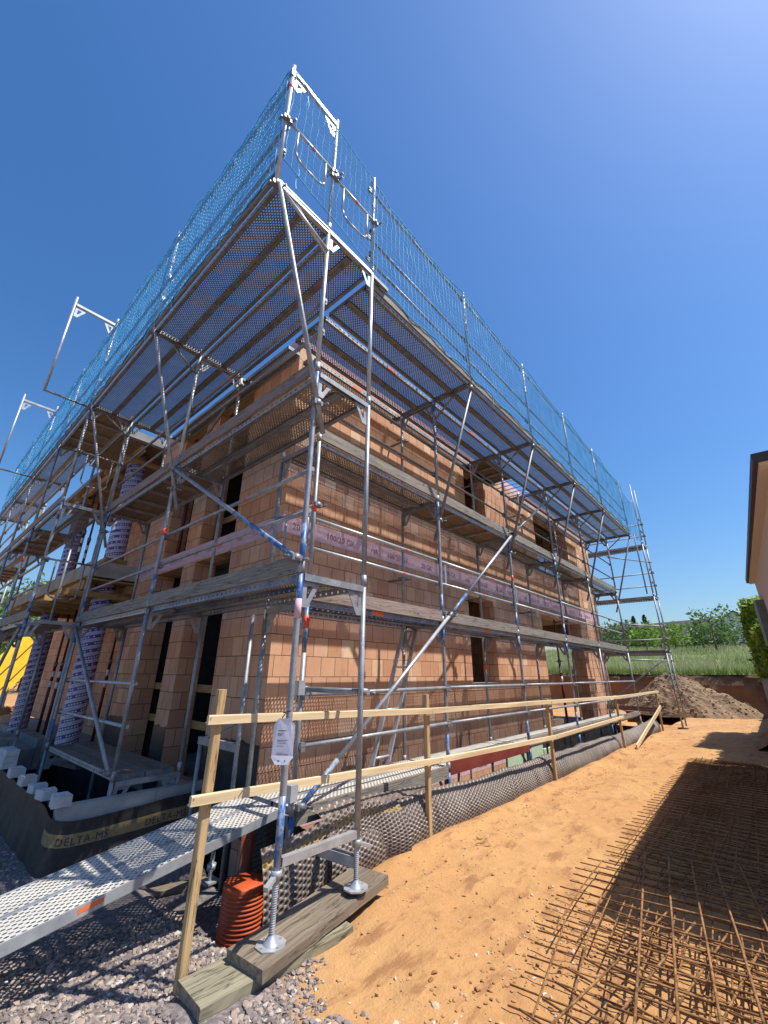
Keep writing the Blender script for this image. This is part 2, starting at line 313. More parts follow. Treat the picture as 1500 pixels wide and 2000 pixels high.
# ------------------------------------------------------------------ mesh builder
class MB:
    def __init__(s): s.v=[];s.f=[];s.m=[];s.uv=[];s.mats=[];s.sm=[];s.rnd=None
    def mi(s,m):
        if m not in s.mats: s.mats.append(m)
        return s.mats.index(m)
    def face(s,pts,m,uv=None,smooth=False):
        i=len(s.v); s.v+= [tuple(p) for p in pts]
        s.f.append(tuple(range(i,i+len(pts)))); s.m.append(s.mi(m)); s.sm.append(smooth)
        s.uv.append(uv if uv else [(0,0)]*len(pts))
    def box8(s,c,m,uvs=None):
        # c: 8 corners, bottom 0-3 ccw, top 4-7
        i=len(s.v); s.v+=[tuple(p) for p in c]
        k=s.mi(m)
        P=[Vector(p) for p in c]
        for q in ((0,3,2,1),(4,5,6,7),(0,1,5,4),(1,2,6,5),(2,3,7,6),(3,0,4,7)):
            s.f.append(tuple(i+j for j in q)); s.m.append(k); s.sm.append(False)
            a=(P[q[1]]-P[q[0]]).length; b=(P[q[2]]-P[q[1]]).length
            o=random.random()*5
            if a>=b: s.uv.append([(o,o),(o+a,o),(o+a,o+b),(o,o+b)])
            else: s.uv.append([(o,o),(o,o+a),(o+b,o+a),(o+b,o)])
    def box(s,lo,hi,m):
        x0,y0,z0=lo;x1,y1,z1=hi
        s.box8([(x0,y0,z0),(x1,y0,z0),(x1,y1,z0),(x0,y1,z0),(x0,y0,z1),(x1,y0,z1),(x1,y1,z1),(x0,y1,z1)],m)
    def beam(s,p0,p1,w,h,m,up=(0,0,1)):
        # rectangular bar centred on p0-p1, w sideways, h along up
        p0=Vector(p0);p1=Vector(p1); d=(p1-p0).normalized(); u=Vector(up)
        if abs(d.dot(u))>.98: u=Vector((1,0,0))
        sd=d.cross(u).normalized(); u=sd.cross(d).normalized()
        a=sd*w/2;b=u*h/2
        s.box8([p0-a-b,p0+a-b,p1+a-b,p1-a-b,p0-a+b,p0+a+b,p1+a+b,p1-a+b],m)
    def tube(s,p0,p1,r,m,n=8,cap=True,r1=None):
        p0=Vector(p0);p1=Vector(p1); d=(p1-p0)
        if d.length<1e-6: return
        ln=d.length; d.normalize(); u=Vector((0,0,1)) if abs(d.z)<.9 else Vector((1,0,0))
        a=d.cross(u).normalized(); b=a.cross(d).normalized(); r1=r if r1 is None else r1
        i=len(s.v); k=s.mi(m)
        for j in range(n):
            t=2*PI*j/n; q=a*math.cos(t)+b*math.sin(t)
            s.v.append(tuple(p0+q*r)); s.v.append(tuple(p1+q*r1))
        for j in range(n):
            j2=(j+1)%n
            s.f.append((i+2*j,i+2*j+1,i+2*j2+1,i+2*j2)); s.m.append(k); s.sm.append(True)
            s.uv.append([(j/n,0),(j/n,ln),((j+1)/n,ln),((j+1)/n,0)])
        if cap:
            s.f.append(tuple(i+2*j for j in range(n))); s.m.append(k); s.sm.append(False); s.uv.append([(0,0)]*n)
            s.f.append(tuple(i+2*j+1 for j in reversed(range(n)))); s.m.append(k); s.sm.append(False); s.uv.append([(0,0)]*n)
    def path(s,pts,r,m,n=6):
        for a,b in zip(pts,pts[1:]): s.tube(a,b,r,m,n,True)
    def lathe(s,prof,centre,m,n=16,uvv=True):
        cx,cy=centre; i=len(s.v); k=s.mi(m)
        for r,z in prof:
            for j in range(n):
                t=2*PI*j/n; s.v.append((cx+r*math.cos(t),cy+r*math.sin(t),z))
        for q in range(len(prof)-1):
            for j in range(n):
                j2=(j+1)%n
                s.f.append((i+q*n+j,i+q*n+j2,i+(q+1)*n+j2,i+(q+1)*n+j)); s.m.append(k); s.sm.append(True)
                z0,z1=prof[q][1],prof[q+1][1]
                s.uv.append([(j/n,z0),((j+1)/n,z0),((j+1)/n,z1),(j/n,z1)])
    def coupler(s,p,r=.038,m=None):
        p=Vector(p); m=m or M['galv_dark']
        s.tube(p+Vector((0,0,-.028)),p+Vector((0,0,.028)),.036,m,10); s.beam(p+Vector((.0,-.05,0)),p+Vector((.0,.05,0)),.045,.05,m)
        s.tube(p+Vector((.03,.05,-.01)),p+Vector((.085,.06,-.01)),.012,m,6)
        s.tube(p+Vector((-.02,-.055,.015)),p+Vector((-.075,-.06,.015)),.012,m,6)
    def build(s,name,parent=None,smooth=None):
        me=bpy.data.meshes.new(name)
        me.from_pydata(s.v,[],s.f); 
        for m in s.mats: me.materials.append(m)
        me.polygons.foreach_set('material_index',s.m)
        me.polygons.foreach_set('use_smooth',s.sm)
        ul=me.uv_layers.new(name='UVMap')
        flat=[c for u in s.uv for p in u for c in p]
        ul.data.foreach_set('uv',flat)
        if s.rnd is not None:
            at=me.attributes.new('rnd','FLOAT','FACE'); at.data.foreach_set('value',s.rnd)
        me.update()
        o=bpy.data.objects.new(name,me); C.objects.link(o)
        if parent: o.parent=parent
        return o
def tag(o,label,cat,group=None,kind=None):
    if label: o['label']=label
    if cat: o['category']=cat
    if group: o['group']=group
    if kind: o['kind']=kind
    return o
def thing(name,label,cat,loc=(0,0,0),group=None):
    o=bpy.data.objects.new(name,None); C.objects.link(o)
    o.location=loc; o.empty_display_size=.2
    bpy_update=False
    return tag(o,label,cat,group)
def part(mb,name,parent,label=None):
    # vertices were built in world space: shift them into the parent's space (parents are never rotated)
    w=Vector((0,0,0)); p=parent
    while p is not None:
        w+=p.location; p=p.parent
    mb.v=[(x-w.x,y-w.y,z-w.z) for x,y,z in mb.v]
    o=mb.build(name,parent)
    if label: o['label']=label
    return o
def struct(o): o['kind']='structure'; return o
def text_mesh(mb,txt,size,origin,ux,uy,m,extr=0.0,spacing=1.0):
    cu=bpy.data.curves.new('t','FONT'); cu.body=txt; cu.size=size; cu.resolution_u=2; cu.space_character=spacing
    ob=bpy.data.objects.new('t',cu); C.objects.link(ob)
    dg=bpy.context.evaluated_depsgraph_get(); dg.update()
    me=bpy.data.meshes.new_from_object(ob.evaluated_get(dg))
    o=Vector(origin);ux=Vector(ux);uy=Vector(uy)
    pts=[o+ux*v.co.x+uy*v.co.y for v in me.vertices]
    for p in me.polygons: mb.face([pts[i] for i in p.vertices],m)
    wdt=max((v.co.x for v in me.vertices),default=0)
    bpy.data.objects.remove(ob); bpy.data.curves.remove(cu); bpy.data.meshes.remove(me)
    return wdt

# ------------------------------------------------------------------ camera and light
cam=bpy.data.cameras.new('camera'); co=bpy.data.objects.new('camera',cam); C.objects.link(co)
CP=Vector((2.7034,-2.7794,1.5614)); yaw,pitch,roll=-.7242,.3671,.009
fwd=Vector((math.sin(yaw)*math.cos(pitch),math.cos(yaw)*math.cos(pitch),math.sin(pitch)))
rt=Vector((math.cos(yaw),-math.sin(yaw),0)); up=rt.cross(fwd)
r2=rt*math.cos(roll)+up*math.sin(roll); u2=-rt*math.sin(roll)+up*math.cos(roll)
mw=Matrix((r2,u2,-fwd)).transposed().to_4x4(); mw.translation=CP
co.matrix_world=mw
cam.sensor_fit='VERTICAL'; cam.sensor_height=36; cam.lens=815.45/2000*36
cam.clip_start=.05; cam.clip_end=2000
scene.camera=co
SUN=Vector((1,.58,2.12)).normalized()
w=bpy.data.worlds.new('World'); scene.world=w; w.use_nodes=True
nt=w.node_tree; bg=nt.nodes['Background']
sky=nt.nodes.new('ShaderNodeTexSky'); sky.sky_type='NISHITA'; sky.sun_disc=False
sky.sun_elevation=math.asin(SUN.z); sky.sun_rotation=math.atan2(SUN.x,SUN.y)
sky.altitude=0; sky.air_density=1.4; sky.dust_density=1.15; sky.ozone_density=10
hs=nt.nodes.new('ShaderNodeHueSaturation'); hs.inputs['Saturation'].default_value=1.15; hs.inputs['Hue'].default_value=.503
nt.links.new(sky.outputs[0],hs.inputs['Color']); nt.links.new(hs.outputs[0],bg.inputs[0]); bg.inputs[1].default_value=.114
sl=bpy.data.lights.new('sun','SUN'); sl.energy=5.0; sl.angle=R(.53); sl.color=(1,.95,.87)
so=bpy.data.objects.new('sun',sl); C.objects.link(so); so.rotation_euler=SUN.to_track_quat('Z','Y').to_euler()
scene.view_settings.view_transform='Standard'; scene.view_settings.look='None'
scene.view_settings.exposure=.45; scene.view_settings.gamma=1
scene.cycles.transparent_max_bounces=24
scene.cycles.max_bounces=6

def nz(x,y,z=0): return noise.noise(Vector((x,y,z)))
# ------------------------------------------------------------------ ground
def smooth(a,b,x):
    t=min(1,max(0,(x-a)/(b-a))); return t*t*(3-2*t)
XT0,XT1=-2.02,-.52          # trench beside the long wall
def in_trench(x,y): return XT0-3<x<XT1 and 0.10<y<14.6 and not (x<-2.02 and y>.42)
PX=-2.92; PY=-1.08          # light-well pit in front of the short wall
def in_pit(x,y): return x<PX and PY<y<.5 and x>-14.5
def gheight(x,y):
    b=-.06
    # left gravel lies a little lower, low ground under the ramp
    b-= .09*smooth(.3,-1.2,x)*smooth(1.0,-.2,y)
    b-= .10*smooth(-.1,-.6,x)*smooth(.0,-.5,y)
    b-= .045*smooth(.12,-.45,y)*smooth(1.0,.25,x)*smooth(-.9,-.3,x)
    b-= .34*smooth(-.72,-.30,y)*smooth(-.48,-.85,x)*smooth(-2.7,-2.1,x)
    b+= .030*nz(x*.9,y*.9)+.016*nz(x*3.1,y*3.1,3)+ .008*nz(x*9,y*9,7)
    # wheel ruts and trampled ridge close to the membrane
    b+= .05*math.exp(-((x+.30)/.12)**2)*smooth(.3,1.0,y)*smooth(14.2,13.4,y)
    key=(int(x*2),int(y*2))
    for (fx,fy,ca,sa,dp) in FP.get(key,()):
        dx,dy=x-fx,y-fy; u=(dx*ca+dy*sa)/.13; v=(-dx*sa+dy*ca)/.055; q=u*u+v*v
        if q<3.5: b+= -dp*math.exp(-q*1.2)+dp*.55*math.exp(-((math.sqrt(q)-1.35)/.3)**2)
    return b
FP={}
_r=random.Random(77)
for _k in range(260):
    fx,fy=_r.uniform(-.15,1.5),_r.uniform(-.2,9.5); an=_r.gauss(PI/2,.5)
    for kx in range(int((fx-.3)*2)-1,int((fx+.3)*2)+2):
        for ky in range(int((fy-.3)*2)-1,int((fy+.3)*2)+2): FP.setdefault((kx,ky),[]).append((fx,fy,math.cos(an),math.sin(an),_r.uniform(.004,.012)))
def frange(a,b,s):
    n=max(1,int(round((b-a)/s))); return [a+(b-a)*i/n for i in range(n)]
xs=[-320,-160,-80,-45]+frange(-30,-9,1.2)+frange(-9,-4,.12)+frange(-4,-.5,.06)+frange(-.5,2.5,.04)+frange(2.5,2.6,.05)+frange(2.6,6,.3)+frange(6,30,3)+[45,90,160,320]
ys=[-320,-160,-60,-25,-12]+frange(-8,-3.2,.4)+frange(-3.2,6,.042)+frange(6,16,.14)+frange(16,24,.4)+[24]
def addlines(a,vals):
    return sorted(set([q for q in a if all(abs(q-v)>.02 for v in vals)]+vals))
xs=addlines(xs,[-14.5,-14.45,PX-.03,PX+.03,XT1-.035,XT1+.02,XT0])
ys=addlines(ys,[PY-.03,PY+.03,.08,.13,.5,14.58,14.66])
gv=[];gg=[];gp=[]
for y in ys:
    for x in xs:
        tr=(XT0-1.2<x<XT1 and 0.10<y<14.6) ; pt=in_pit(x,y)
        z=gheight(x,y)
        g=smooth(-.10,-.75,(y+.30+.62*(x-.1))*1.0+.25*nz(x*2.3,y*2.3)+.1*nz(x*8,y*8)) 
        if x<-2 and y<.6: g=1
        if x<-9: g*=smooth(-13,-9.5,x)
        if y>-.3 and x>.2: g*=.0 if y>.2 else g
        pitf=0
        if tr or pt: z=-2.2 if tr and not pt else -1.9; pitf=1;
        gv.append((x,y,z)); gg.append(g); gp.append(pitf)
gf=[];nx=len(xs)
for j in range(len(ys)-1):
    for i in range(nx-1):
        a=j*nx+i; gf.append((a,a+1,a+nx+1,a+nx))
me=bpy.data.meshes.new('ground'); me.from_pydata(gv,[],gf)
me.polygons.foreach_set('use_smooth',[True]*len(gf))
for nm,arr in (('gravel',gg),('pit',gp)):
    at=me.attributes.new(nm,'FLOAT','POINT'); at.data.foreach_set('value',arr)
me.materials.append(M['ground']); me.update()
go=bpy.data.objects.new('ground',me); C.objects.link(go); struct(go)

# embankment (cut earth edge) and meadow
def mtop(x,y):
    d=max(0,y-23.2)
    z=1.58+.075*min(d,44)+.02*max(0,d-46)*(.4)
    return z+.05*nz(x*.5,y*.5)+.03*nz(x*2,y*2)
mb=MB(); 
segs=[(-60+.5*i) for i in range(0,124+1)]+[]
prof=[(-.55,-.15),(-.22,.05),(-.02,.22),(.08,.45),(.13,.7),(.18,.95),(.22,1.15),(.25,1.32),(.24,1.47),(.34,1.57),(.9,1.6)]
line=[(x,23.0+.22*nz(x*.35,3.3)+.10*nz(x*1.6,9)) for x in segs if x<=2.2]+[(2.34+.03*nz(y*2,0),y) for y in [23.0-.3*k for k in range(0,40)]]
line=[p for p in line]
def bankpt(p,nrm,k,i):
    o,z=prof[k]; 
    q=.22*nz(p[0]*.9,p[1]*.9+z*1.6,5)+.12*nz(p[0]*2.7,p[1]*2.7+z*3,1)+.06*nz(p[0]*7,p[1]*7+z*7,2)
    return (p[0]+nrm[0]*(o+q),p[1]+nrm[1]*(o+q),z+(.09*nz(p[0]*.9,p[1]*.9,2)+.05*nz(p[0]*5,p[1]*5,2) if k>6 else 0))
nl=len([x for x in segs if x<=2.2])
fine=[]
for i in range(len(line)-1):
    a,b=line[i],line[i+1]
    for t in range(3): fine.append((a[0]+(b[0]-a[0])*t/3,a[1]+(b[1]-a[1])*t/3))
fine.append(line[-1])
for i in range(len(fine)-1):
    for k in range(len(prof)-1):
        def nn(p): return (0,1) if p[1]>22.75 and p[0]<2.2 else ((.7,.7) if p[1]>22.6 else (1,0))
        a,b=fine[i],fine[i+1]
        mb.face([bankpt(a,nn(a),k,i),bankpt(b,nn(b),k,i),bankpt(b,nn(b),k+1,i),bankpt(a,nn(a),k+1,i)],M['bank'],smooth=True)
o=mb.build('embankment'); struct(o)
mb=MB()
mxs=[-300,-150,-90]+frange(-60,10,1.0)+[12,20,40,90,200,320]
mys=[23.3,24,25]+frange(26,90,1.6)+[95,120,200,320,420]
for i in range(len(mxs)-1):
    for j in range(len(mys)-1):
        q=[(mxs[i],mys[j]),(mxs[i+1],mys[j]),(mxs[i+1],mys[j+1]),(mxs[i],mys[j+1])]
        mb.face([(x,y,mtop(x,y)) for x,y in q],M['meadow'],smooth=True)
for (x0,x1,y0,y1) in ((2.6,30,11.3,23.3),):
    mb.face([(x0,y0,1.58),(x1,y0,1.58),(x1,y1,1.58),(x0,y1,1.58)],M['meadow'])
o=mb.build('meadow'); struct(o)
# tall grass
mb=MB(); mb.rnd=[]
def blade(x,y,z,h,wd,lean,r):
    a=random.random()*PI; c,s_=math.cos(a)*wd,math.sin(a)*wd
    lx,ly=random.uniform(-lean,lean),random.uniform(-lean,lean)
    mb.face([(x-c,y-s_,z),(x+c,y+s_,z),(x+lx+c*.6,y+ly+s_*.6,z+h*.75),(x+lx*1.4,y+ly*1.4,z+h)],M['grass'],[(0,0),(1,0),(1,.75),(.5,1)])
    mb.rnd.append(r)
for i in range(52000):
    y=23.35+ (random.random()**1.8)*56
    d=y+2.8
    x=2.7+d*random.uniform(-1.0,.06) if random.random()<.93 else random.uniform(-16,5)
    if x>8: continue
    k=1.15+max(0,(y-28))*.05
    h=random.uniform(.30,.62)*(1+.4*nz(x*.4,y*.4))
    blade(x,y,mtop(x,y)-.03,h,random.uniform(.006,.016)*k,.13,min(1,max(0,.5+.6*nz(x*.25,y*.25,4)+random.uniform(-.35,.35))))
for i in range(1500):
    x=random.uniform(-20,2.2);y=23.0+.22*nz(x*.35,3.3)+random.uniform(.35,.7)
    blade(x,y,1.55,random.uniform(.15,.42),.012,.16,random.random()*.3)
for i in range(1800):
    x=random.uniform(2.6,3.6);y=random.uniform(11.9,23.3)
    blade(x,y,1.56,random.uniform(.15,.4),.012,.12,random.random()*.4)
o=mb.build('meadow_grass'); tag(o,None,None,None,'stuff')
o['label']='tall seeding grass with pale tips on the meadow above the bank'
# ------------------------------------------------------------------ house under construction
XW,YW=-1.88,.33; T=.365
def wall(mb,axis,c,t,u0,u1,z0,z1,ops,m,mr,back=True,uoff=0):
    """axis 'x': wall in plane x=c running along y; outside at c, inside at c-t (t signed)."""
    us=sorted(set([u0,u1]+[q for o in ops for q in o[:2]])); zs=sorted(set([z0,z1]+[q for o in ops for q in o[2:]]))
    P=(lambda u,d,z:(d,u,z)) if axis=='x' else (lambda u,d,z:(u,d,z))
    def solid(a,b): 
        if a<u0 or a>u1 or b<z0 or b>z1: return False
        return not any(o[0]<a<o[1] and o[2]<b<o[3] for o in ops)
    for i in range(len(us)-1):
        for j in range(len(zs)-1):
            a,b=us[i],us[i+1]; e,f=zs[j],zs[j+1]; ca,cz=(a+b)/2,(e+f)/2
            if not solid(ca,cz): continue
            uv=[(a+uoff,e),(b+uoff,e),(b+uoff,f),(a+uoff,f)]
            mb.face([P(a,c,e),P(b,c,e),P(b,c,f),P(a,c,f)],m,uv)
            mb.face([P(a,c-t,e),P(a,c-t,f),P(b,c-t,f),P(b,c-t,e)],mr,[uv[0],uv[3],uv[2],uv[1]])
            eps=.001
            tt=abs(t)
            if not solid(a-.01,cz): mb.face([P(a,c-t,e),P(a,c,e),P(a,c,f),P(a,c-t,f)],mr,[(0,e),(tt,e),(tt,f),(0,f)])
            if not solid(b+.01,cz): mb.face([P(b,c,e),P(b,c-t,e),P(b,c-t,f),P(b,c,f)],mr,[(0,e),(tt,e),(tt,f),(0,f)])
            if not solid(ca,e-.01): mb.face([P(a,c,e),P(a,c-t,e),P(b,c-t,e),P(b,c,e)],mr,[(a,0),(a,tt),(b,tt),(b,0)])
            if not solid(ca,f+.01): mb.face([P(a,c-t,f),P(a,c,f),P(b,c,f),P(b,c-t,f)],mr,[(a,tt),(a,0),(b,0),(b,tt)])
house=thing('house_shell','unfinished two storey house shell of orange clay blocks with pink foam bands inside the scaffolding','house',(-9,7.5,0))
BR,BP,DK=M['brick'],M['brick_plain'],M['dark_room_shade']
YE=14.7
lowR=[(5.13,6.25,1.36,3.12),(9.05,12.35,.10,3.12)]
upR=[(5.27,6.25,4.42,6.30),(9.35,12.2,4.42,6.30)]
mb=MB(); wall(mb,'x',XW,T,YW,YE,.08,3.33,lowR,BR,BP); part(mb,'wall',house,'sunlit ground floor wall of grooved clay blocks')
mb=MB(); wall(mb,'x',XW,T,YW,YE,3.60,6.484,upR,BR,BP); part(mb,'wall',house,'sunlit upper wall of grooved clay blocks')
lowL=[(-4.35,-3.17,.10,3.30),(-6.0,-4.82,.10,3.30)]
upL=[(-4.34,-3.16,3.60,6.36),(-5.8,-4.86,3.60,6.36)]
mb=MB(); wall(mb,'y',YW,-T,-7.0,XW-T-.001,.08,3.33,lowL,BP,BP); 
o=part(mb,'wall',house,'shaded ground floor wall with two tall door openings')
mb=MB(); wall(mb,'y',YW,-T,-7.0,XW-T-.001,3.60,6.484,upL,BP,BP); part(mb,'wall',house,'shaded upper wall with two tall window openings')
# corner is closed by wall ends butting: inner returns, rear walls and the loggia back wall
mb=MB(); wall(mb,'y',YE-T,-T,-16,XW-T-.002,.08,3.33,[(-6.2,-2.75,.10,2.95)],BP,BP); part(mb,'wall',house,'rear ground floor wall with wide opening')
mb=MB(); wall(mb,'y',YE-T,-T,-16,XW-T-.002,3.60,6.36,[(-5.6,-2.7,4.42,6.30)],BP,BP); part(mb,'wall',house,'rear upper wall')
mb=MB(); wall(mb,'x',-7.0,-.3,YW+T+.002,1.1,.08,3.33,[],BP,BP); wall(mb,'y',1.1,-T,-19.0,-6.70,.08,3.33,[(-9.3,-8.5,.1,2.6),(-12.4,-11.2,.1,2.6)],BP,BP,uoff=.3); part(mb,'wall',house,'loggia wall on the ground floor')
mb=MB(); wall(mb,'x',-7.0,-.3,YW+T+.002,1.3,3.60,6.36,[],BP,BP); wall(mb,'y',1.3,-T,-13.6,-6.70,3.60,6.36,[(-9.0,-8.1,3.62,5.9)],BP,BP,uoff=.3); part(mb,'wall',house,'loggia wall on the upper floor')
mb=MB(); wall(mb,'x',-13.6,T,1.3+T+.002,YE-T-.002,.08,3.33,[],BP,BP); wall(mb,'x',-13.6,T,1.3+T+.002,YE-T-.002,3.60,6.36,[(5,8,4.4,6.2)],BP,BP); part(mb,'wall',house,'far side wall')
# floor slabs
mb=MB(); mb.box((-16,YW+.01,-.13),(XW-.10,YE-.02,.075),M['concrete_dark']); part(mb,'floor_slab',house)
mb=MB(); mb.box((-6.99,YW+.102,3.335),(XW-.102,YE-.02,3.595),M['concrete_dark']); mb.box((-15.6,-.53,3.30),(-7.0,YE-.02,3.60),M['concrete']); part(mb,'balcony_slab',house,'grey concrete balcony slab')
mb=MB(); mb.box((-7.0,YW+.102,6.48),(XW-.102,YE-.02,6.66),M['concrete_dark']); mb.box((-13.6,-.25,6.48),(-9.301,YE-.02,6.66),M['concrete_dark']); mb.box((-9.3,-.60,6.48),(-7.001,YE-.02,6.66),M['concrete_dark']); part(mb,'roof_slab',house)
mb=MB()
mb.box((-10.5,.9,6.362),(-2.45,YE-.5,6.38),M['ply'])
for x in frange(-10.3,-2.6,.5): mb.beam((x,.85,6.28),(x,YE-.5,6.28),.08,.16,M['wood_form'])
for y in (1.6,5.2,9.0,12.6): mb.beam((-10.4,y,6.12),(-2.5,y,6.12),.08,.15,M['wood_form'])
part(mb,'slab_formwork',house,'yellow timber formwork under the roof slab')
mb=MB()
for a,b in ((-4.34,-3.16),(-5.8,-4.86)):
    mb.beam((a-.25,YW-.03,6.42),(b+.35,YW-.03,6.42),.05,.10,M['wood_form']); mb.beam((a,YW+.16,6.30),(b,YW+.16,6.30),.3,.05,M['wood_form'])
    for k in range(5): mb.beam((a+.1+k*.27,YW-.07,6.50),(a+.1+k*.27,YW+.3,6.50),.07,.07,M['wood_form'])
part(mb,'lintel_formwork',house,'yellow timber shuttering over the upper openings')
# foam edge strips with print
def strip(name,lo,hi,label=None): 
    mb=MB(); mb.box(lo,hi,M['foam_pink']); return part(mb,name,house,label)
XF=XW-.10+.10
s1=strip('insulation_strip',(XW-.099,YW+.0,3.335),(XW-.004,YE,3.597),'pink foam band along the sunlit wall')
mb=MB(); y=YW+.16; k=0
while y<YE-1.0:
    text_mesh(mb,('20 GK','100/20 GK','rek','100/20 GK')[k%4] ,.135,(XW+.0015,y,3.41),(0,1,0),(0,0,1),M['ink_purple'] ); y+=(.62,.98,.40,.98)[k%4]; k+=1
part(mb,'printed_text',s1)
s2=strip('insulation_strip',(-7.0,YW+.004,3.335),(XW-.102,YW+.099,3.597),'pink foam band along the shaded wall')
mb=MB(); x=-6.85;k=0
while x<XW-.7:
    text_mesh(mb,('100/20 GK','rek')[k%2],.125,(x,YW+.0025,3.41),(1,0,0),(0,0,1),M['ink_purple']); x+=(.98,.42)[k%2]; k+=1
part(mb,'printed_text',s2)
strip('insulation_strip',(XW-.099,YW,6.485),(XW-.004,YE,6.70),'pink foam band at the roof edge')
strip('insulation_strip',(-7.0,YW+.004,6.485),(XW-.102,YW+.099,6.70))
s3=strip('insulation_strip',(XW-.099,YW,-.13),(XW-.004,6.25,.076),'pale pink foam band at the base of the wall')
mb=MB(); y=YW+.9
while y<5.6: text_mesh(mb,'100/20',.12,(XW+.0015,y,-.08),(0,1,0),(0,0,1),M['ink_purple']); y+=1.3
part(mb,'printed_text',s3)
# basement
mb=MB(); wall(mb,'x',XW-.006,T,YW,YE,-2.3,-.131,[(4.0,5.15,-.95,-.25),(5.35,6.05,-.95,-.22),(9.3,10.9,-1.1,-.2)],BR,BP); part(mb,'basement_wall',house,'dark brown basement block wall below the pink band')
mb=MB(); wall(mb,'y',YW+.006,-T,-14,XW-.01,-2.0,-.131,[],M['bitumen'],M['bitumen']); part(mb,'basement_wall',house)
for (a,b,lo,hi) in ((6.26,7.0,-.85,.07),(7.06,8.1,-.85,.07),(8.16,8.75,-.8,-.1)):
    mb=MB(); mb.box((XW-.09,a,lo),(XW+.03,b,hi),M['foam_green']); part(mb,'insulation_board',house,'pale green foam board')
mb=MB(); mb.box((XW-.09,8.80,-.5),(XW+.03,YE,.07),M['bitumen']); part(mb,'insulation_board',house,'black coated base')
# bitumen coat on the shaded wall foot (ragged upper edge)
def coat(x0,x1,ztop,y=YW-.004):
    mb=MB(); n=max(2,int((x1-x0)/.05)); 
    for i in range(n):
        a=x0+(x1-x0)*i/n;b=x0+(x1-x0)*(i+1)/n
        za=ztop+.05*nz(a*5,2)+.03*nz(a*17,1); zb=ztop+.05*nz(b*5,2)+.03*nz(b*17,1)
        mb.face([(a,y,-.14),(b,y,-.14),(b,y,zb),(a,y,za)],M['bitumen'])
    part(mb,'base_coating',house,'black bitumen coat with a ragged top edge')
coat(-3.165,XW-.02,.78);coat(-4.815,-4.355,.78);coat(-7.0,-6.005,.78)
# safety planks across the tall openings
for x0,x1 in ((-4.45,-3.05),(-6.1,-4.72)):
    for z in (.78,1.30,4.15):
        mb=MB(); mb.beam((x0,YW+T+.03,z),(x1,YW+T+.03,z),.03,.11,M['wood_form']); part(mb,'safety_plank',house)
# windowsill coping under the long wall openings: thin mortar bed
for a,b,z in ((5.13,6.25,1.36),(5.27,6.25,4.42),(9.35,12.2,4.42)):
    mb=MB(); mb.box((XW-.33,a+.01,z+.002),(XW+.012,b-.01,z+.022),M['concrete']); part(mb,'sill_bed',house)
# interior partitions so that the openings look into dark rooms
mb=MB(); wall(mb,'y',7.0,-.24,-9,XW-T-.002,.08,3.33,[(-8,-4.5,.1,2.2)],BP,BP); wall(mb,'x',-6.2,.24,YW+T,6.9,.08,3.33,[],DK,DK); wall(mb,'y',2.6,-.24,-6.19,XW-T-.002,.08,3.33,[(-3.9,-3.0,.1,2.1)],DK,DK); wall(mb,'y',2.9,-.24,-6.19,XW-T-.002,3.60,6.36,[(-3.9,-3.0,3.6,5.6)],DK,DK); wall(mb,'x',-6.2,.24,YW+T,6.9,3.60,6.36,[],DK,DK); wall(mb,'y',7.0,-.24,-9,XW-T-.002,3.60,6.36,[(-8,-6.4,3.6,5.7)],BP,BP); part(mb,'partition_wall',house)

# ------------------------------------------------------------------ columns in cardboard tube forms
def column(x,y,z0,z1,label,collar):
    t=thing('column_form',label,'column',(x,y,z0),'striped cardboard column forms')
    mb=MB(); mb.lathe([(.19,z0+.02),(.19,z1),(.17,z1)],(x,y),M['tube'],28); part(mb,'cardboard_tube',t)
    mb=MB()
    for k in range(3): mb.box((x-.22-.004*k,y-.22,z0+.005+.075*k+.0),(x+.22,y+.22,z0+.072+.075*k),M['wood_form'] if collar else M['wood_grey'])
    if collar: part(mb,'base_frame',t)
column(-7.55,-.06,.26,3.30,'purple and white striped cardboard column form nearest the steel platform, ground floor',False)
column(-11.8,-.06,.10,3.30,'narrow looking striped cardboard column form at the far left of the ground floor',False)
column(-7.75,.02,3.60,6.43,'striped column form with a sunlit patch standing on the balcony slab above the first column',True)
column(-11.9,.02,3.60,6.43,'dark striped column form on the balcony, seen against the sky behind the props',True)

# ------------------------------------------------------------------ steel props
def prop(x,y,z0,z1,label,lab=True,mat=None):
    t=thing('steel_prop',label,'prop',(x,y,z0),'maroon steel props')
    zm=z0+(z1-z0)*.58
    mb=MB(); mb.tube((x,y,z0+.01),(x,y,zm),.034,M['maroon'],10); mb.box((x-.06,y-.06,z0),(x+.06,y+.06,z0+.01),M['maroon']); ot=part(mb,'outer_tube',t)
    mb=MB(); mb.tube((x,y,zm),(x,y,z1-.01),.026,M['maroon'],8); part(mb,'inner_tube',t)
    mb=MB(); mb.tube((x,y,zm-.10),(x,y,zm+.015),.045,M['galv_dark'],10); mb.beam((x-.1,y,zm-.03),(x+.1,y,zm-.03),.02,.02,M['galv_dark']); part(mb,'collar_nut',t)
    mb=MB(); mb.box((x-.07,y-.07,z1-.01),(x+.07,y+.07,z1),M['maroon']); part(mb,'head_plate',t)
    if lab:
        for q in (.28,.52):
            zl=zm-q
            mb=MB(); mb.tube((x,y,zl-.07),(x,y,zl+.07),.036,M['prop_label'],10); part(mb,'label_band',ot)
ordw=['first','second','third','fourth','fifth','sixth','seventh','eighth','ninth','tenth']
for i,(x,y) in enumerate([(-7.35,.62),(-8.15,.72),(-9.0,.8),(-9.6,.45),(-10.2,.15),(-11.0,.8),(-11.5,.3),(-12.4,.2)]):
    prop(x,y,.08 if y>.45 else -.05,3.02,'maroon prop with white label bands in the ground floor loggia, %s from the block wall'%ordw[i])
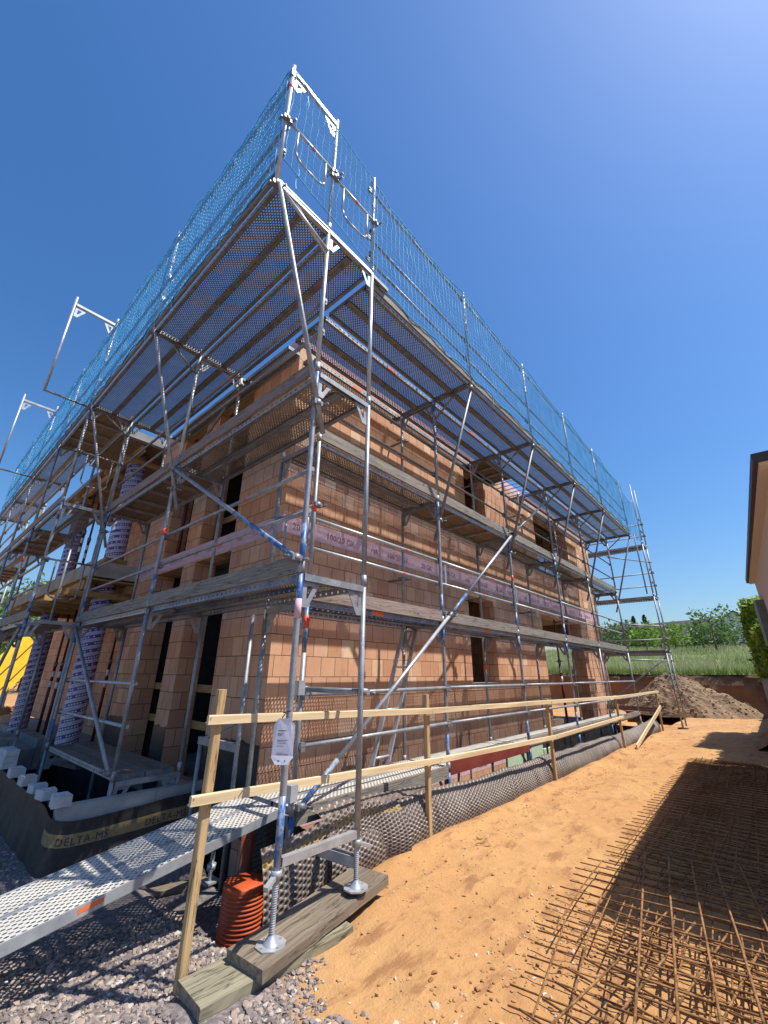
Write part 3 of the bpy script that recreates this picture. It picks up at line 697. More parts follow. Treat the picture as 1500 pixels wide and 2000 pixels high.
for i,(x,y) in enumerate([(-7.3,.55),(-8.0,.9),(-8.8,.3),(-9.3,.0),(-9.9,.6),(-10.4,-.1),(-11.1,.2),(-12.6,.1)]):
    prop(x,y,3.605,6.10,'maroon prop on the balcony slab under the roof formwork, %s counted from the block wall'%ordw[i])
for i,(x,y) in enumerate([(XW-.26,5.42),(XW-.42,5.68),(XW-.26,6.12)]):
    prop(x,y,4.45,6.29,('left','middle','right')[i]+' of three maroon props in the narrow upper window of the sunlit wall')
for i,(x,y) in enumerate([(XW-.9,9.9),(XW-.5,10.6),(XW-.6,11.55),(XW-.45,11.95)]):
    prop(x,y,3.60,6.2,'maroon prop in the wide upper window of the sunlit wall, %s from the left'%ordw[i])
for i,(x,y,z0) in enumerate([(-3.28,YW+.2,3.60),(-4.2,YW+.2,3.60),(-4.98,YW+.2,3.60),(-5.68,YW+.2,3.60)]):
    prop(x,y,z0,6.28,('right','left','right','left')[i]+' jamb maroon prop in the upper window of the shaded wall '+('nearest the corner','nearest the corner','farther from the corner','farther from the corner')[i],i in(1,2))
prop(XW-.2,10.55,.085,3.3,'maroon prop standing in the big ground floor doorway of the sunlit wall')

# balcony formwork
bf=thing('balcony_formwork','brown timber boards and beams shuttering the underside of the balcony slab','formwork',(-10,-.3,3.0))
mb=MB(); mb.box((-13.6,-.62,3.24),(-7.05,2.5,3.268),M['wood_form']); part(mb,'shutter_board',bf)
for k,(y) in enumerate((-.5,.3,1.4)):
    mb=MB(); mb.beam((-13.8,y,3.14),(-7.15,y,3.14),.09,.18,M['wood_form']); part(mb,'beam',bf)
for x in (-7.4,-8.6,-9.8,-11.0,-12.3):
    mb=MB(); mb.beam((x,-.85,2.99),(x,2.3,2.99),.09,.12,M['wood_form']); part(mb,'cross_beam',bf)
rf=thing('eaves_formwork','brown timber boards shuttering the roof edge above the balcony','formwork',(-10,1,6.2))
mb=MB(); mb.box((-13.6,-.28,6.44),(-9.31,1.28,6.475),M['ply']); mb.box((-9.3,-.62,6.44),(-7.02,1.28,6.475),M['ply']); part(mb,'shutter_board',rf)
for y in (-.1,.9,2.0):
    mb=MB(); mb.beam((-13.6,y,6.35),(-7.1,y,6.35),.09,.16,M['wood_form']); part(mb,'beam',rf)
for x in (-7.6,-8.8,-10.0,-11.4,-12.8):
    mb=MB(); mb.beam((x,-.35,6.205),(x,1.25,6.205),.08,.13,M['wood_form']); part(mb,'cross_beam',rf)

# ------------------------------------------------------------------ scaffolding
G,GL,GD,BL=M['galv'],M['galv_light'],M['galv_dark'],M['blue']
Rt=.0242
def gusset(mb,p,d,m):
    # perforated looking corner plate below a transom: three bars round an opening
    p=Vector(p); d=Vector(d).normalized(); n=d.cross(Vector((0,0,1))).normalized()*.004
    a=p+d*.03+Vector((0,0,-.03)); b=p+d*.21+Vector((0,0,-.03)); c=p+d*.03+Vector((0,0,-.25)); e=p+d*.09+Vector((0,0,-.25))
    def quad(q): 
        q=[Vector(x) for x in q]
        mb.box8([q[0]-n,q[1]-n,q[1]+n,q[0]+n,q[3]-n,q[2]-n,q[2]+n,q[3]+n],m)
    i0=p+d*.07+Vector((0,0,-.075)); i1=p+d*.14+Vector((0,0,-.075)); i2=p+d*.07+Vector((0,0,-.18)); i3=p+d*.085+Vector((0,0,-.18))
    quad([i0,i1,b,a]); quad([i2,i0,a,c]); quad([i3,i2,c,e]); quad([i1,i3,e,b])
def frame(sc,p,q,z0,z1,mats=('g','g'),bottom=False,light=False,label=None,half=False):
    """H frame: standards at p and q (xy) from z0 to z1, transom with gussets at z1"""
    mb=MB(); g=GL if light else G
    for (x,y),mm in ((p,mats[0]),(q,mats[1])):
        if mm=='n': continue
        if mm=='b':      # blue ends
            mb.tube((x,y,z0),(x,y,z0+.42),Rt,BL,12); mb.tube((x,y,z0+.42),(x,y,z1-.33),Rt,g,12,False); mb.tube((x,y,z1-.33),(x,y,z1),Rt,BL,12)
        elif mm=='t':    # blue at the top only
            mb.tube((x,y,z0),(x,y,z1-.5),Rt,g,12); mb.tube((x,y,z1-.5),(x,y,z1),Rt,BL,12)
        else: mb.tube((x,y,z0),(x,y,z1),Rt,g,12)
        mb.tube((x,y,z1-.002),(x,y,z1+.10),.0285,g,10)
        if random.random()<.16 and label is None:
            zz=z0+random.uniform(.9,1.3); mb.tube((x,y,zz),(x,y,zz+.10),Rt+.0012,M['red'],12)
    P=Vector((p[0],p[1],z1));Q=Vector((q[0],q[1],z1)); d=(Q-P).normalized()
    tm=BL if mats[0] in 'bt' and random.random()<.25 else g
    mb.beam(P+d*.024+Vector((0,0,-.012)),Q-d*.024+Vector((0,0,-.012)),.055,.012,tm)
    s_=d.cross(Vector((0,0,1)))*.024
    for k in (-1,1): mb.beam(P+d*.024+s_*k+Vector((0,0,-.036)),Q-d*.024+s_*k+Vector((0,0,-.036)),.008,.05,tm)
    gusset(mb,P+Vector((0,0,-.02)),d,g); gusset(mb,Q+Vector((0,0,-.02)),-d,g)
    if bottom: mb.beam(P.xy.to_3d()+Vector((0,0,z0+.05))+d*.024,Q.xy.to_3d()+Vector((0,0,z0+.05))-d*.024,.045,.05,GL)
    return part(mb,'frame',sc,label)
def deck(sc,a,b,side,wd,z,kind='steel',name='deck',blue=False,label=None,mb=None):
    """one plank from a to b (xy), offset sideways along 'side', width wd, top at z"""
    own=mb is None
    mb=mb or MB()
    A=Vector((a[0],a[1],z));B=Vector((b[0],b[1],z)); 
    if len(a)>2: A.z=a[2]
    if len(b)>2: B.z=b[2]
    ln=(B-A).length; s_=Vector((side[0],side[1],0)); W=s_*wd; dz=Vector((0,0,-.062)); d=(B-A).normalized()
    o=random.random()*3
    if kind=='ply':
        mb.box8([A+Vector((0,0,-.014)),B+Vector((0,0,-.014)),B+W+Vector((0,0,-.014)),A+W+Vector((0,0,-.014)),A,B,B+W,A+W],M['ply'])
        fm=G
        for q in (.012,wd-.012): mb.beam(A+s_*q+Vector((0,0,-.045)),B+s_*q+Vector((0,0,-.045)),.03,.06,fm)
        n=max(3,int(ln/.5))
        for i in range(n+1): mb.beam(A+d*(ln*i/n)+s_*.03+Vector((0,0,-.04)),A+d*(ln*i/n)+s_*(wd-.03)+Vector((0,0,-.04)),.04,.04,fm)
    else:
        top=M['deck_ramp'] if kind=='ramp' else M['deck']
        mg=.022
        mb.face([A+s_*mg,B+s_*mg,B+s_*(wd-mg),A+s_*(wd-mg)],top,[(o,0),(o+ln,0),(o+ln,wd-2*mg),(o,wd-2*mg)])
        sm=M['deck_side_blue'] if blue else M['deck_side']
        solid=M['galv'] if kind=='ramp' else GD
        for q,oo in ((0,1),(wd,-1)):
            e=A+s_*q; f=B+s_*q
            mb.face([e,f,f+s_*mg*oo,e+s_*mg*oo],solid)
            if kind=='ramp': mb.beam(e+dz*.45+s_*.004*oo,f+dz*.45+s_*.004*oo,.008,.062,M['galv_light'])
            else: mb.face([e+dz,f+dz,f,e],sm,[(o,0),(o+ln,0),(o+ln,.07),(o,.07)])
            mb.face([e+dz,e+dz+s_*.045*oo,f+dz+s_*.045*oo,f+dz],solid)
        for e in (A,B-d*.012): mb.box8([e+dz,e+d*.012+dz,e+d*.012+W+dz,e+W+dz,e-Vector((0,0,.002)),e+d*.012-Vector((0,0,.002)),e+d*.012+W-Vector((0,0,.002)),e+W-Vector((0,0,.002))],solid)
        if random.random()<.5 and own:
            k=A+d*ln*random.uniform(.4,.6)-s_*.0015
            mb.face([k+dz*.95,k+d*.2+dz*.95,k+d*.2+dz*.1,k+dz*.1],M['orange'])
    return part(mb,name,sc,label) if own else None
def toe(sc,a,b,z,m='wood_grey',h=.15,side=(0,0),label=None):
    mb=MB(); mb.beam((a[0],a[1],z+h/2),(b[0],b[1],z+h/2+random.uniform(-.006,.006)),.03,h,M[m])
    for e in (a,b): mb.beam((e[0],e[1],z+.0),(e[0],e[1],z+h+.012),.036,.02,GD)
    return part(mb,'toe_board',sc,label)
def rail(sc,a,b,m=None,r=.0205,name='guard_rail',red=True):
    mb=MB(); m=m or G; a=Vector(a);b=Vector(b); mb.tube(a,b,r,m,10)
    d=(b-a).normalized()
    if red: c=a.lerp(b,.3+.4*random.random()); mb.tube(c,c+d*.045,r+.001,M['red'],10)
    for e in (a+d*.03,b-d*.03): mb.beam(e+Vector((0,0,-.045)),e+Vector((0,0,.03)),.05,.035,GD)
    return part(mb,name,sc)
def tube_part(sc,a,b,name,m=None,r=Rt,ends=True,label=None,bluepart=None):
    mb=MB(); a=Vector(a);b=Vector(b); m=m or G
    if bluepart:
        c=a.lerp(b,bluepart); mb.tube(a,c,r,BL,12); mb.tube(c,b,r,m,12)
    else: mb.tube(a,b,r,m,12)
    if ends: mb.coupler(a);mb.coupler(b)
    return part(mb,name,sc,label)

# --- right hand scaffold, along the long sunlit wall
scR=thing('scaffold','grey steel scaffold along the sunlit long wall with perforated decks on four levels','scaffold',(-1.2,6.5,0))
XO,XI,XB=-.81,-1.545,-.06
YR=[0.0,2.51,5.05,7.60,10.14,13.25]
ZR=[.42,2.27,4.20,6.15]
random.seed(11)
for i,y in enumerate(YR):
    if i==0:
        frame(scR,(XO,y),(XI,y),-1.5,ZR[0]-.05,('b','b')); frame(scR,(XO,y),(XI,y),ZR[0]-.05,ZR[1]-.03,('t','g')); frame(scR,(XO,y),(XI,y),ZR[1]-.03,ZR[2]-.03,('g','g'))
        continue
    frame(scR,(XO,y),(XI,y),-1.5,ZR[0]-.05,('b','b'))
    frame(scR,(XO,y),(XI,y),ZR[0]-.05,ZR[1]-.03,('b','g') if i<4 else ('g','g'))
    frame(scR,(XO,y),(XI,y),ZR[1]-.03,ZR[2]-.03,('b','g') if i<4 else ('g','g'))
    frame(scR,(XO,y),(XI,y),ZR[2]-.03,ZR[3]-.03,('t','g') if i in(1,2) else ('g','g'))
    # bracket, strut and rail post
    mb=MB(); mb.beam((XO,y,ZR[3]-.045),(XB,y,ZR[3]-.045),.05,.055,GD); mb.tube((XO+.02,y,ZR[3]-.42),(XO+.45,y,ZR[3]-.09),.017,GD,8); part(mb,'bracket',scR); mb=MB(); mb.beam((XI-.02,y,ZR[3]-.045),(XI-.28,y,ZR[3]-.045),.04,.05,GD); part(mb,'inner_bracket',scR)
    mb=MB(); a=Vector((XB-.01,y+.045,ZR[3]-.10)); c=Vector((XO,y+.045,3.86)); mb.tube(a,c+(c-a).normalized()*.34,Rt,GD,10); mb.coupler(c); mb.coupler((XB,y+.01,ZR[3]-.1)); part(mb,'bracket_strut',scR)
    mb=MB(); mb.tube((XB,y,ZR[3]-.06),(XB,y,8.17),.021,G,10); mb.tube((XB,y,7.35),(XB,y,7.43),.0225,M['red'],10)
    for z in (6.68,7.10,8.08): mb.beam((XB-.05,y-.02,z-.03),(XB-.05,y-.02,z+.03),.05,.03,GD)
    part(mb,'rail_post',scR)
# base spindles in the trench
for i in range(len(YR)-1):
    a,b=YR[i]+.03,YR[i+1]-.03
    lvl=[('ramp',False),('steel',i in(0,3)),('ply' if i==1 else 'steel',False),('steel',False)]
    for k in range(3):
        kind,bl=lvl[k]
        if kind=='ply':
            deck(scR,(XO-.02,a),(XO-.02,b),(-1,0),.64,ZR[k],'ply',label='plywood deck with a ladder hatch frame')
            continue
        for q in (0,1):
            if kind=='ramp': deck(scR,(XO-.02-.335*q,a),(XO-.02-.335*q,b),(-1,0),.32,ZR[k],'ramp')
            else: deck(scR,(XO-.02-.335*q,a),(XO-.02-.335*q,b),(-1,0),.32,ZR[k],kind,blue=bl)
    # top level: bracket deck (2), main deck (2), inner deck (1)
    ia=a if i else -.03
    offs=[XB-.015,XB-.365,XO-.03,XO-.365,XI-.055]
    for q,x in enumerate(offs):
        if i==2 and q in(3,): 
            continue
        if i==2 and q==4:
            deck(scR,(x,a),(x,a+1.3),(-1,0),.20,ZR[3],'ply',label='short plywood deck'); continue
        if i==2 and q==2: deck(scR,(x,a),(x,b),(-1,0),.32,ZR[3],'steel'); continue
        deck(scR,(x,ia if q<4 else YW+.02 if i==0 else a),(x,b),(-1,0),(.345,.34,.33,.33,.20)[q],ZR[3],'steel')
    if i==2:
        deck(scR,(XO-.365,a),(XO-.365,a+1.25),(-1,0),.62,ZR[3]+.0,'ply')
        mb=MB()
        for k in range(5): mb.tube((XO-.38,a+1.42+.24*k,ZR[3]-.03),(XI-.25,a+1.42+.24*k,ZR[3]-.03),.012,GD,6)
        part(mb,'hatch_frame',scR)
    tm=['wood_grey2' if i==0 else 'wood_grey']
    toe(scR,(XO+.005,a),(XO+.005,b),ZR[1],tm[0],.15); toe(scR,(XO+.005,a),(XO+.005,b),ZR[2],'wood_grey',.15)
    if i==0: toe(scR,(XO+.005,a),(XO+.005,b),ZR[0]-.13,'wood_grey',.14)
    elif i==1:
        mb=MB(); mb.beam((XO+.005,a,ZR[0]-.02),(XO+.005,b,ZR[0]-.02),.03,.16,M['dark_red_board']); part(mb,'toe_board',scR,'dark red toe board')
    else: toe(scR,(XO+.005,a),(XO+.005,b),ZR[0]-.02,'wood_grey',.12)
    toe(scR,(XB+.005,a),(XB+.005,b),ZR[3],'wood_grey',.12)
    for z in (.935,1.375): rail(scR,(XO+.04,a-.03,z+(.0 if i else -.02)),(XO+.04,b+.03,z),red=False,m=G)
    for z in (2.84,3.19): rail(scR,(XO-.04,a-.03,z),(XO-.04,b+.03,z),m=GL if i<4 else G)
    for z in (4.68,5.18): rail(scR,(XO-.04,a-.03,z),(XO-.04,b+.03,z),m=GD)
    for z in (6.68,7.10,8.08): rail(scR,(XB-.05,a-.03,z),(XB-.05,b+.03,z),red=False)
    if i>0:   # doubled rail holders on the first level
        mb=MB(); mb.beam((XO-.04,a+.16,2.80),(XO-.04,a+.16,3.22),.012,.05,G,(0,1,0)); part(mb,'rail_holder',scR)
tube_part(scR,(-.73,.03,.45),(-.73,2.62,2.38),'diagonal_brace',GL,bluepart=.16)
tube_part(scR,(-.73,2.60,2.36),(-.73,5.10,4.24),'diagonal_brace',GL,bluepart=.2)
tube_part(scR,(-.73,5.10,4.24),(-.73,7.25,5.62),'diagonal_brace',G)
for i,y in enumerate(YR[1:5]):     # wall ties
    for z in (3.0,5.6):
        mb=MB(); mb.tube((XI+.05,y+.05,z),(XW-.05,y+.05,z),.02,GD,8); mb.coupler((XI,y+.03,z)); part(mb,'wall_tie',scR)
mb=MB(); mb.tube((-.80,.0,1.405),(.045,.045,1.405),Rt,G,12); mb.coupler((-.79,.03,1.405)); mb.coupler((.0,.03,1.405)); part(mb,'cross_tube',scR)
mb=MB(); mb.beam((-.76,.01,.19),(-.03,.02,.22),.05,.07,GL); mb.beam((-.76,.01,.235),(-.03,.02,.265),.02,.012,GD); part(mb,'cross_tube',scR)

# --- left hand scaffold, along the short shaded wall, with the corner frames
scL=thing('scaffold','grey and blue steel scaffold along the shaded short wall, standing on the foreground planks','scaffold',(-3,-.5,0))
YO,YI,YB=-.73,0.0,-1.44
ZL=[.47,2.31,4.31,6.31]
XL=[0.0,-3.06,-5.96]
random.seed(5)
# corner frames (standards S_A and S_B)
frame(scL,(0,YO),(0,YI),.36,2.31,('b','g'),True,label='blue and grey end frame on the planks')
frame(scL,(0,YO),(0,YI),2.31,4.31,('b','g')); frame(scL,(0,YO),(0,YI),4.31,6.31,('g','g'),light=True)
for (x,y,z0,s_) in ((0,YO,.0,-1),(0,YI,.072,1)):
    mb=MB(); mb.tube((x,y,z0+.02),(x,y,.40),.017,GL,12)
    for k in range(26):
        z=z0+.05+k*.012
        if z<.36: mb.tube((x,y,z),(x,y,z+.006),.0195,GL,12)
    jk=part(mb,'base_jack',scL); mb=MB(); mb.tube((x,y,.335),(x,y,.375),.036,GL,10); mb.beam((x,y,.35),(x+.045,y+s_*.105,.315),.032,.022,GL)
    part(mb,'wing_nut',jk); mb=MB()
    hexa=[(x+.095*math.cos(t),y+.095*math.sin(t)) for t in [PI/8+k*PI/4 for k in range(8)]]
    mb.face([(a,b,z0+.012) for a,b in hexa],GL); 
    for k in range(8):
        a,b=hexa[k],hexa[(k+1)%8]; mb.face([(a[0],a[1],z0+.002),(b[0],b[1],z0+.002),(b[0],b[1],z0+.012),(a[0],a[1],z0+.012)],GL)
    mb.lathe([(.05,z0+.0125),(.028,z0+.04),(.019,z0+.055)],(x,y),GL,12)
    for t in (0,PI/2,PI,3*PI/2): mb.tube((x+.07*math.cos(t),y+.07*math.sin(t),z0+.0125),(x+.07*math.cos(t),y+.07*math.sin(t),z0+.0135),.008,GD,6)
    part(mb,'base_plate',jk)
for i in (1,2):
    x=XL[i]
    frame(scL,(x,YO),(x,YI),-1.3,.42,('g','g')); frame(scL,(x,YO),(x,YI),.42,2.31,('b' if i==2 else 'g','g')); frame(scL,(x,YO),(x,YI),2.31,4.31,('b','g')); frame(scL,(x,YO),(x,YI),4.31,6.28,('g','g'),light=(i==1))
for i,x in enumerate(XL):
    mb=MB(); mb.beam((x,YO,ZL[3]-.045),(x,YB,ZL[3]-.045),.05,.055,GD if i else GL); mb.tube((x,YO-.02,ZL[3]-.40),(x,YO-.46,ZL[3]-.09),.017,GD if i else GL,8); part(mb,'bracket',scL); mb=MB(); mb.beam((x,YI+.02,ZL[3]-.045),(x,YI+.30,ZL[3]-.045),.04,.05,GD); part(mb,'inner_bracket',scL)
    mb=MB(); a=Vector((x+.045,YB+.01,ZL[3]-.10)); c=Vector((x+.045,YO,3.92)); mb.tube(a,c+(c-a).normalized()*.3,Rt,G,10); mb.coupler(c); mb.coupler((x+.01,YB,ZL[3]-.1)); part(mb,'bracket_strut',scL)
# top posts
mb=MB(); mb.tube((0,YB,6.24),(0,YB,8.42),.0235,GL,12); mb.tube((0,YB,7.95),(0,YB,8.02),.025,M['red'],12); mb.beam((0,YB,8.18),(0,YB,8.30),.06,.06,BL); 
mb.tube((0,YO,6.31),(0,YO,8.42),.0235,GL,12)
mb.beam((0,YB+.02,8.29),(0,YO-.02,8.29),.05,.05,GL); gusset(mb,(0,YB,8.27),(0,1,0),GL); gusset(mb,(0,YO,8.27),(0,-1,0),GL); part(mb,'frame',scL,'bright topmost frame against the sky')
mb=MB(); mb.tube((0,YI,6.31),(0,YI,8.17),.022,GL,12); mb.tube((0,YI,7.5),(0,YI,7.58),.0235,M['red'],12)
for z in (6.68,7.10,8.08): mb.beam((-.04,YI,z-.03),(-.04,YI,z+.03),.05,.03,GD)
part(mb,'rail_post',scL)
mb=MB(); mb.beam((0,YB+.02,6.285),(0,YI-.02,6.285),.05,.045,GL); part(mb,'end_transom',scL)
mb=MB(); mb.tube((0,YB+.03,6.26),(0.02,YO,5.95),.018,GL,10); part(mb,'end_brace',scL)
def uguard(sc,p,q,z,drop,m=None,label=None):
    """end guard: bar between p and q with a U shaped loop hanging below"""
    m=m or GL; mb=MB(); P=Vector((p[0],p[1],z));Q=Vector((q[0],q[1],z)); d=(Q-P)
    mb.tube(P,Q,.0175,m,10); a=P+d*.22;b=P+d*.80; ln=d.length
    dz=Vector((0,0,-drop)); r_=.09; dn=d.normalized()
    pts=[a,a+dz+Vector((0,0,r_)),a+dz+Vector((0,0,.03))+dn*.03,a+dz+dn*r_,b+dz-dn*r_,b+dz+Vector((0,0,.03))-dn*.03,b+dz+Vector((0,0,r_)),b]
    mb.path(pts,.013,m,8); c=P.lerp(Q,.5); mb.tube(c,c+dn*.04,.0187,M['red'],10); mb.coupler(P);mb.coupler(Q)
    return part(mb,'end_guard',sc,label)
uguard(scL,(0.03,YB),(0.03,YO),7.30,.46); uguard(scL,(0.03,YO),(0.03,YI),7.22,.50)
uguard(scL,(-.79,.03),(-1.52,.03),3.34,.52,G)
for i in (1,2):
    x=XL[i]
    mb=MB(); mb.tube((x,YB,6.24),(x,YB,8.36),.0235,GL,12); mb.tube((x,YB,7.6),(x,YB,7.68),.025,M['red'],12)
    for z in (6.85,7.32,8.2): mb.beam((x+.05,YB,z-.03),(x+.05,YB,z+.03),.05,.05,GL)
    part(mb,'rail_post',scL)
for i in range(2):
    a,b=XL[i]-.03,XL[i+1]+.03
    for k in range(1,3):
        kind='ply' if (i==1 and k==2) else 'steel'
        if kind=='ply': deck(scL,(a,YO+.02),(b,YO+.02),(0,1),.66,ZL[k],'ply'); continue
        for q in (0,1): deck(scL,(a,YO+.02+.335*q),(b,YO+.02+.335*q),(0,1),.32,ZL[k],'steel',blue=(k==1 and i==0 and q==0))
    for q,y in enumerate([YB+.02,YB+.37,YO+.04,YO+.375,YI+.075]):
        x0=a if q<4 or i else XW+.05
        deck(scL,(x0,y),(b,y),(0,1),(.345,.338,.33,.33,.22)[q],ZL[3],'steel')
    toe(scL,(a,YO-.005),(b,YO-.005),ZL[1],'wood_grey',.15); toe(scL,(a,YO-.005),(b,YO-.005),ZL[2],'wood_grey2',.15); toe(scL,(a,YB-.005),(b,YB-.005),ZL[3],'wood_grey',.10)
    for z in (2.86,3.26): rail(scL,(a+.03,YO+.04,z),(b-.03,YO+.04,z),m=G)
    for z in (4.86,5.28): rail(scL,(a+.03,YO+.04,z),(b-.03,YO+.04,z),m=GD)
    for z in (6.85,7.32,8.30): rail(scL,(a+.03,YB+.04,z),(b-.03,YB+.04,z),red=False,m=GD)
for q in (0,1): deck(scL,(XL[1]-.03,YO+.02+.335*q),(XL[2]+.03,YO+.02+.335*q),(0,1),.32,ZL[0],'steel')
for z in (.95,1.41): rail(scL,(XL[1],YO+.04,z),(XL[2],YO+.04,z),m=GL)
tube_part(scL,(-2.95,-.79,4.18),(.0,-.79,2.42),'diagonal_brace',G,bluepart=0,label='diagonal brace with blue painted foot')
mb=MB(); mb.tube((-1.1,-.792,3.075),(.0,-.792,2.42),Rt+.0015,BL,12); part(mb,'brace_paint',scL)
tube_part(scL,(-5.92,-.78,2.22),(-3.08,-.78,.5),'diagonal_brace',G)
tube_part(scL,(-3.0,-.02,6.1),(-5.9,-.02,4.4),'diagonal_brace',GD)
for z in (1.45,.78):    # wedge couplers hanging from the near standard
    mb=MB(); mb.beam((.0,YO+.075,z-.05),(.0,YO+.075,z+.05),.06,.055,GL); mb.tube((.0,YO+.06,z-.10),(.0,YO+.06,z-.05),.008,GD,6); mb.tube((.0,YO+.09,z-.11),(.0,YO+.09,z-.05),.008,GD,6); part(mb,'rail_coupler',scL)
mb=MB(); mb.tube((XO,.0,1.98),(XO,.0,2.10),Rt+.002,M['red'],12); mb.face([(XO+.03,-.02,2.09),(XO+.075,-.01,2.06),(XO+.06,-.02,1.97),(XO+.03,-.02,1.99)],M['red']); part(mb,'marker_tape',scR,'orange tape')
mb=MB(); mb.tube((0,YO,1.95),(0,YO,2.10),Rt+.002,M['foam_pink'],12); part(mb,'marker_tape',scL,'faded pink sticker')
# small bracket triangle on the inner standard near the bitumen coat
mb=MB(); mb.beam((-1.9,.05,.78),(-2.75,.05,.78),.05,.08,G); mb.beam((-1.9,.05,1.05),(-2.65,.05,.80),.03,.03,G); mb.tube((-1.9,.05,-.6),(-1.9,.05,2.2),Rt,G,12); mb.tube((-2.72,.05,-.6),(-2.72,.05,.75),Rt,G,10); part(mb,'side_frame',scL)

# --- stepped out part of the scaffold in front of the balcony
scT=thing('scaffold','scaffold tower stepped out in front of the balcony at the far left, with narrow decks','scaffold',(-9,-1.1,0))
XT=[-5.98,-8.2,-10.7,-13.2,-15.6]
random.seed(21)
ZT=[2.31,4.30,6.31]
for i,x in enumerate(XT):
    if i: frame(scT,(x,-1.44),(x,-.71),-.15,.40,('g','g'))
    frame(scT,(x,-1.44),(x,-.71 if i else -.76),.40 if i else -.1,2.31,('b','g') if i<2 else ('g','g')); frame(scT,(x,-1.44),(x,-.71 if i else -.76),2.31,4.30,('b','g') if i<2 else ('g','g')); frame(scT,(x,-1.44),(x,-.71 if i else -.76),4.30,6.28,('g','g'))
    if i:
        mb=MB(); mb.tube((x,-1.44,6.28),(x,-1.44,8.36),.0235,GL,10); mb.tube((x,-1.44,7.6),(x,-1.44,7.68),.025,M['red'],10)
        for z in (6.85,7.32,8.2): mb.beam((x+.05,-1.44,z-.03),(x+.05,-1.44,z+.03),.05,.05,GL)
        part(mb,'rail_post',scT)
for i in range(4):
    a,b=XT[i]-.03,XT[i+1]+.03
    for k,z in enumerate(ZT):
        if (i+k)%2==0 and k<2 or (i==0 and k==2): 
            deck(scT,(a,-1.42),(b,-1.42),(0,1),.68,z,'ply')
        else:
            for q in (0,1): deck(scT,(a,-1.42+.335*q),(b,-1.42+.335*q),(0,1),.32,z,'steel')
        toe(scT,(a,-1.445),(b,-1.445),z,'wood_grey' if k!=1 else 'wood_grey2',.14)
        for dz in ((.55,.97) if k<2 else (.54,1.01,1.99)): rail(scT,(a+.03,-1.40,z+dz),(b-.03,-1.40,z+dz),red=False,m=GD if k==2 else G)
    tube_part(scT,(a,-1.48,.5 if i%2 else 2.2),(b,-1.48,2.2 if i%2 else .5),'diagonal_brace',G)
uguard(scT,(-5.95,-1.44),(-5.95,-.73),5.30,.62,G); uguard(scT,(-5.95,-1.44),(-5.95,-.73),3.28,.62,G)
def outframe(x,label):
    mb=MB(); mb.tube((x,-2.17,6.22),(x,-2.17,8.45),.022,GL,12); mb.tube((x,-1.44,8.2),(x,-1.44,8.45),.0235,GL,10)
    mb.beam((x,-2.15,8.27),(x,-1.46,8.27),.05,.05,GL); gusset(mb,(x,-2.17,8.25),(0,1,0),GL); gusset(mb,(x,-1.44,8.25),(0,-1,0),GL)
    mb.tube((x,-2.17,6.24),(x,-1.44,6.24),.02,GD,10); mb.coupler((x,-1.44,6.24)); part(mb,'frame',scT,label)
outframe(-5.99,'frame projecting outward into the sky, nearer one'); outframe(-10.72,'frame projecting outward into the sky, farther one')

# --- return scaffold at the far end
scE=thing('scaffold','slim scaffold bay returning round the far right end of the house','scaffold',(-1,15,0))
random.seed(31)
for (x) in (.02,-2.55):
    for z0,z1 in ((-.02 if x>-1 else -1.6,2.27),(2.27,4.2),(4.2,6.15)):
        frame(scE,(x,14.85),(x,15.58),z0,z1,('g','g'))
for z in (2.27,4.2,6.15):
    for q in (0,1): deck(scE,(-.02,14.97+.335*q),(-2.52,14.97+.335*q),(0,1),.32,z,'steel')
    toe(scE,(-.02,15.70),(-2.52,15.70),z,'wood_grey',.13)
    for dz in (.5,.98): rail(scE,(.02,15.66,z+dz),(-2.52,15.66,z+dz),red=False); rail(scE,(.06,14.95,z+dz),(.06,15.68,z+dz),red=False)
for y in (14.95,15.68):
    mb=MB(); mb.tube((.02,y,6.15),(.02,y,8.6),.021,G,10); part(mb,'rail_post',scE)
tube_part(scE,(-2.5,15.0,.35),(.0,15.0,2.15),'diagonal_brace',G)
for z in (2.02,3.15,5.45): tube_part(scE,(-.85,13.3,z),(.1,15.0,z),'cross_tube',G,r=.022)
mb=MB(); mb.box((-.12,14.82,-.045),(.16,15.05,-.012),M['wood_grey']); mb.tube((.02,14.95,-.012),(.02,14.95,.2),.018,GL,10); mb.box((-.05,14.88,-.012),(.09,15.02,-.004),GL); part(mb,'base_plate',scE)
mb=MB(); mb.tube((XB+.1,13.6,4.1),(XB+.14,13.25,6.1),.02,GD,8); part(mb,'bracket_strut',scE)

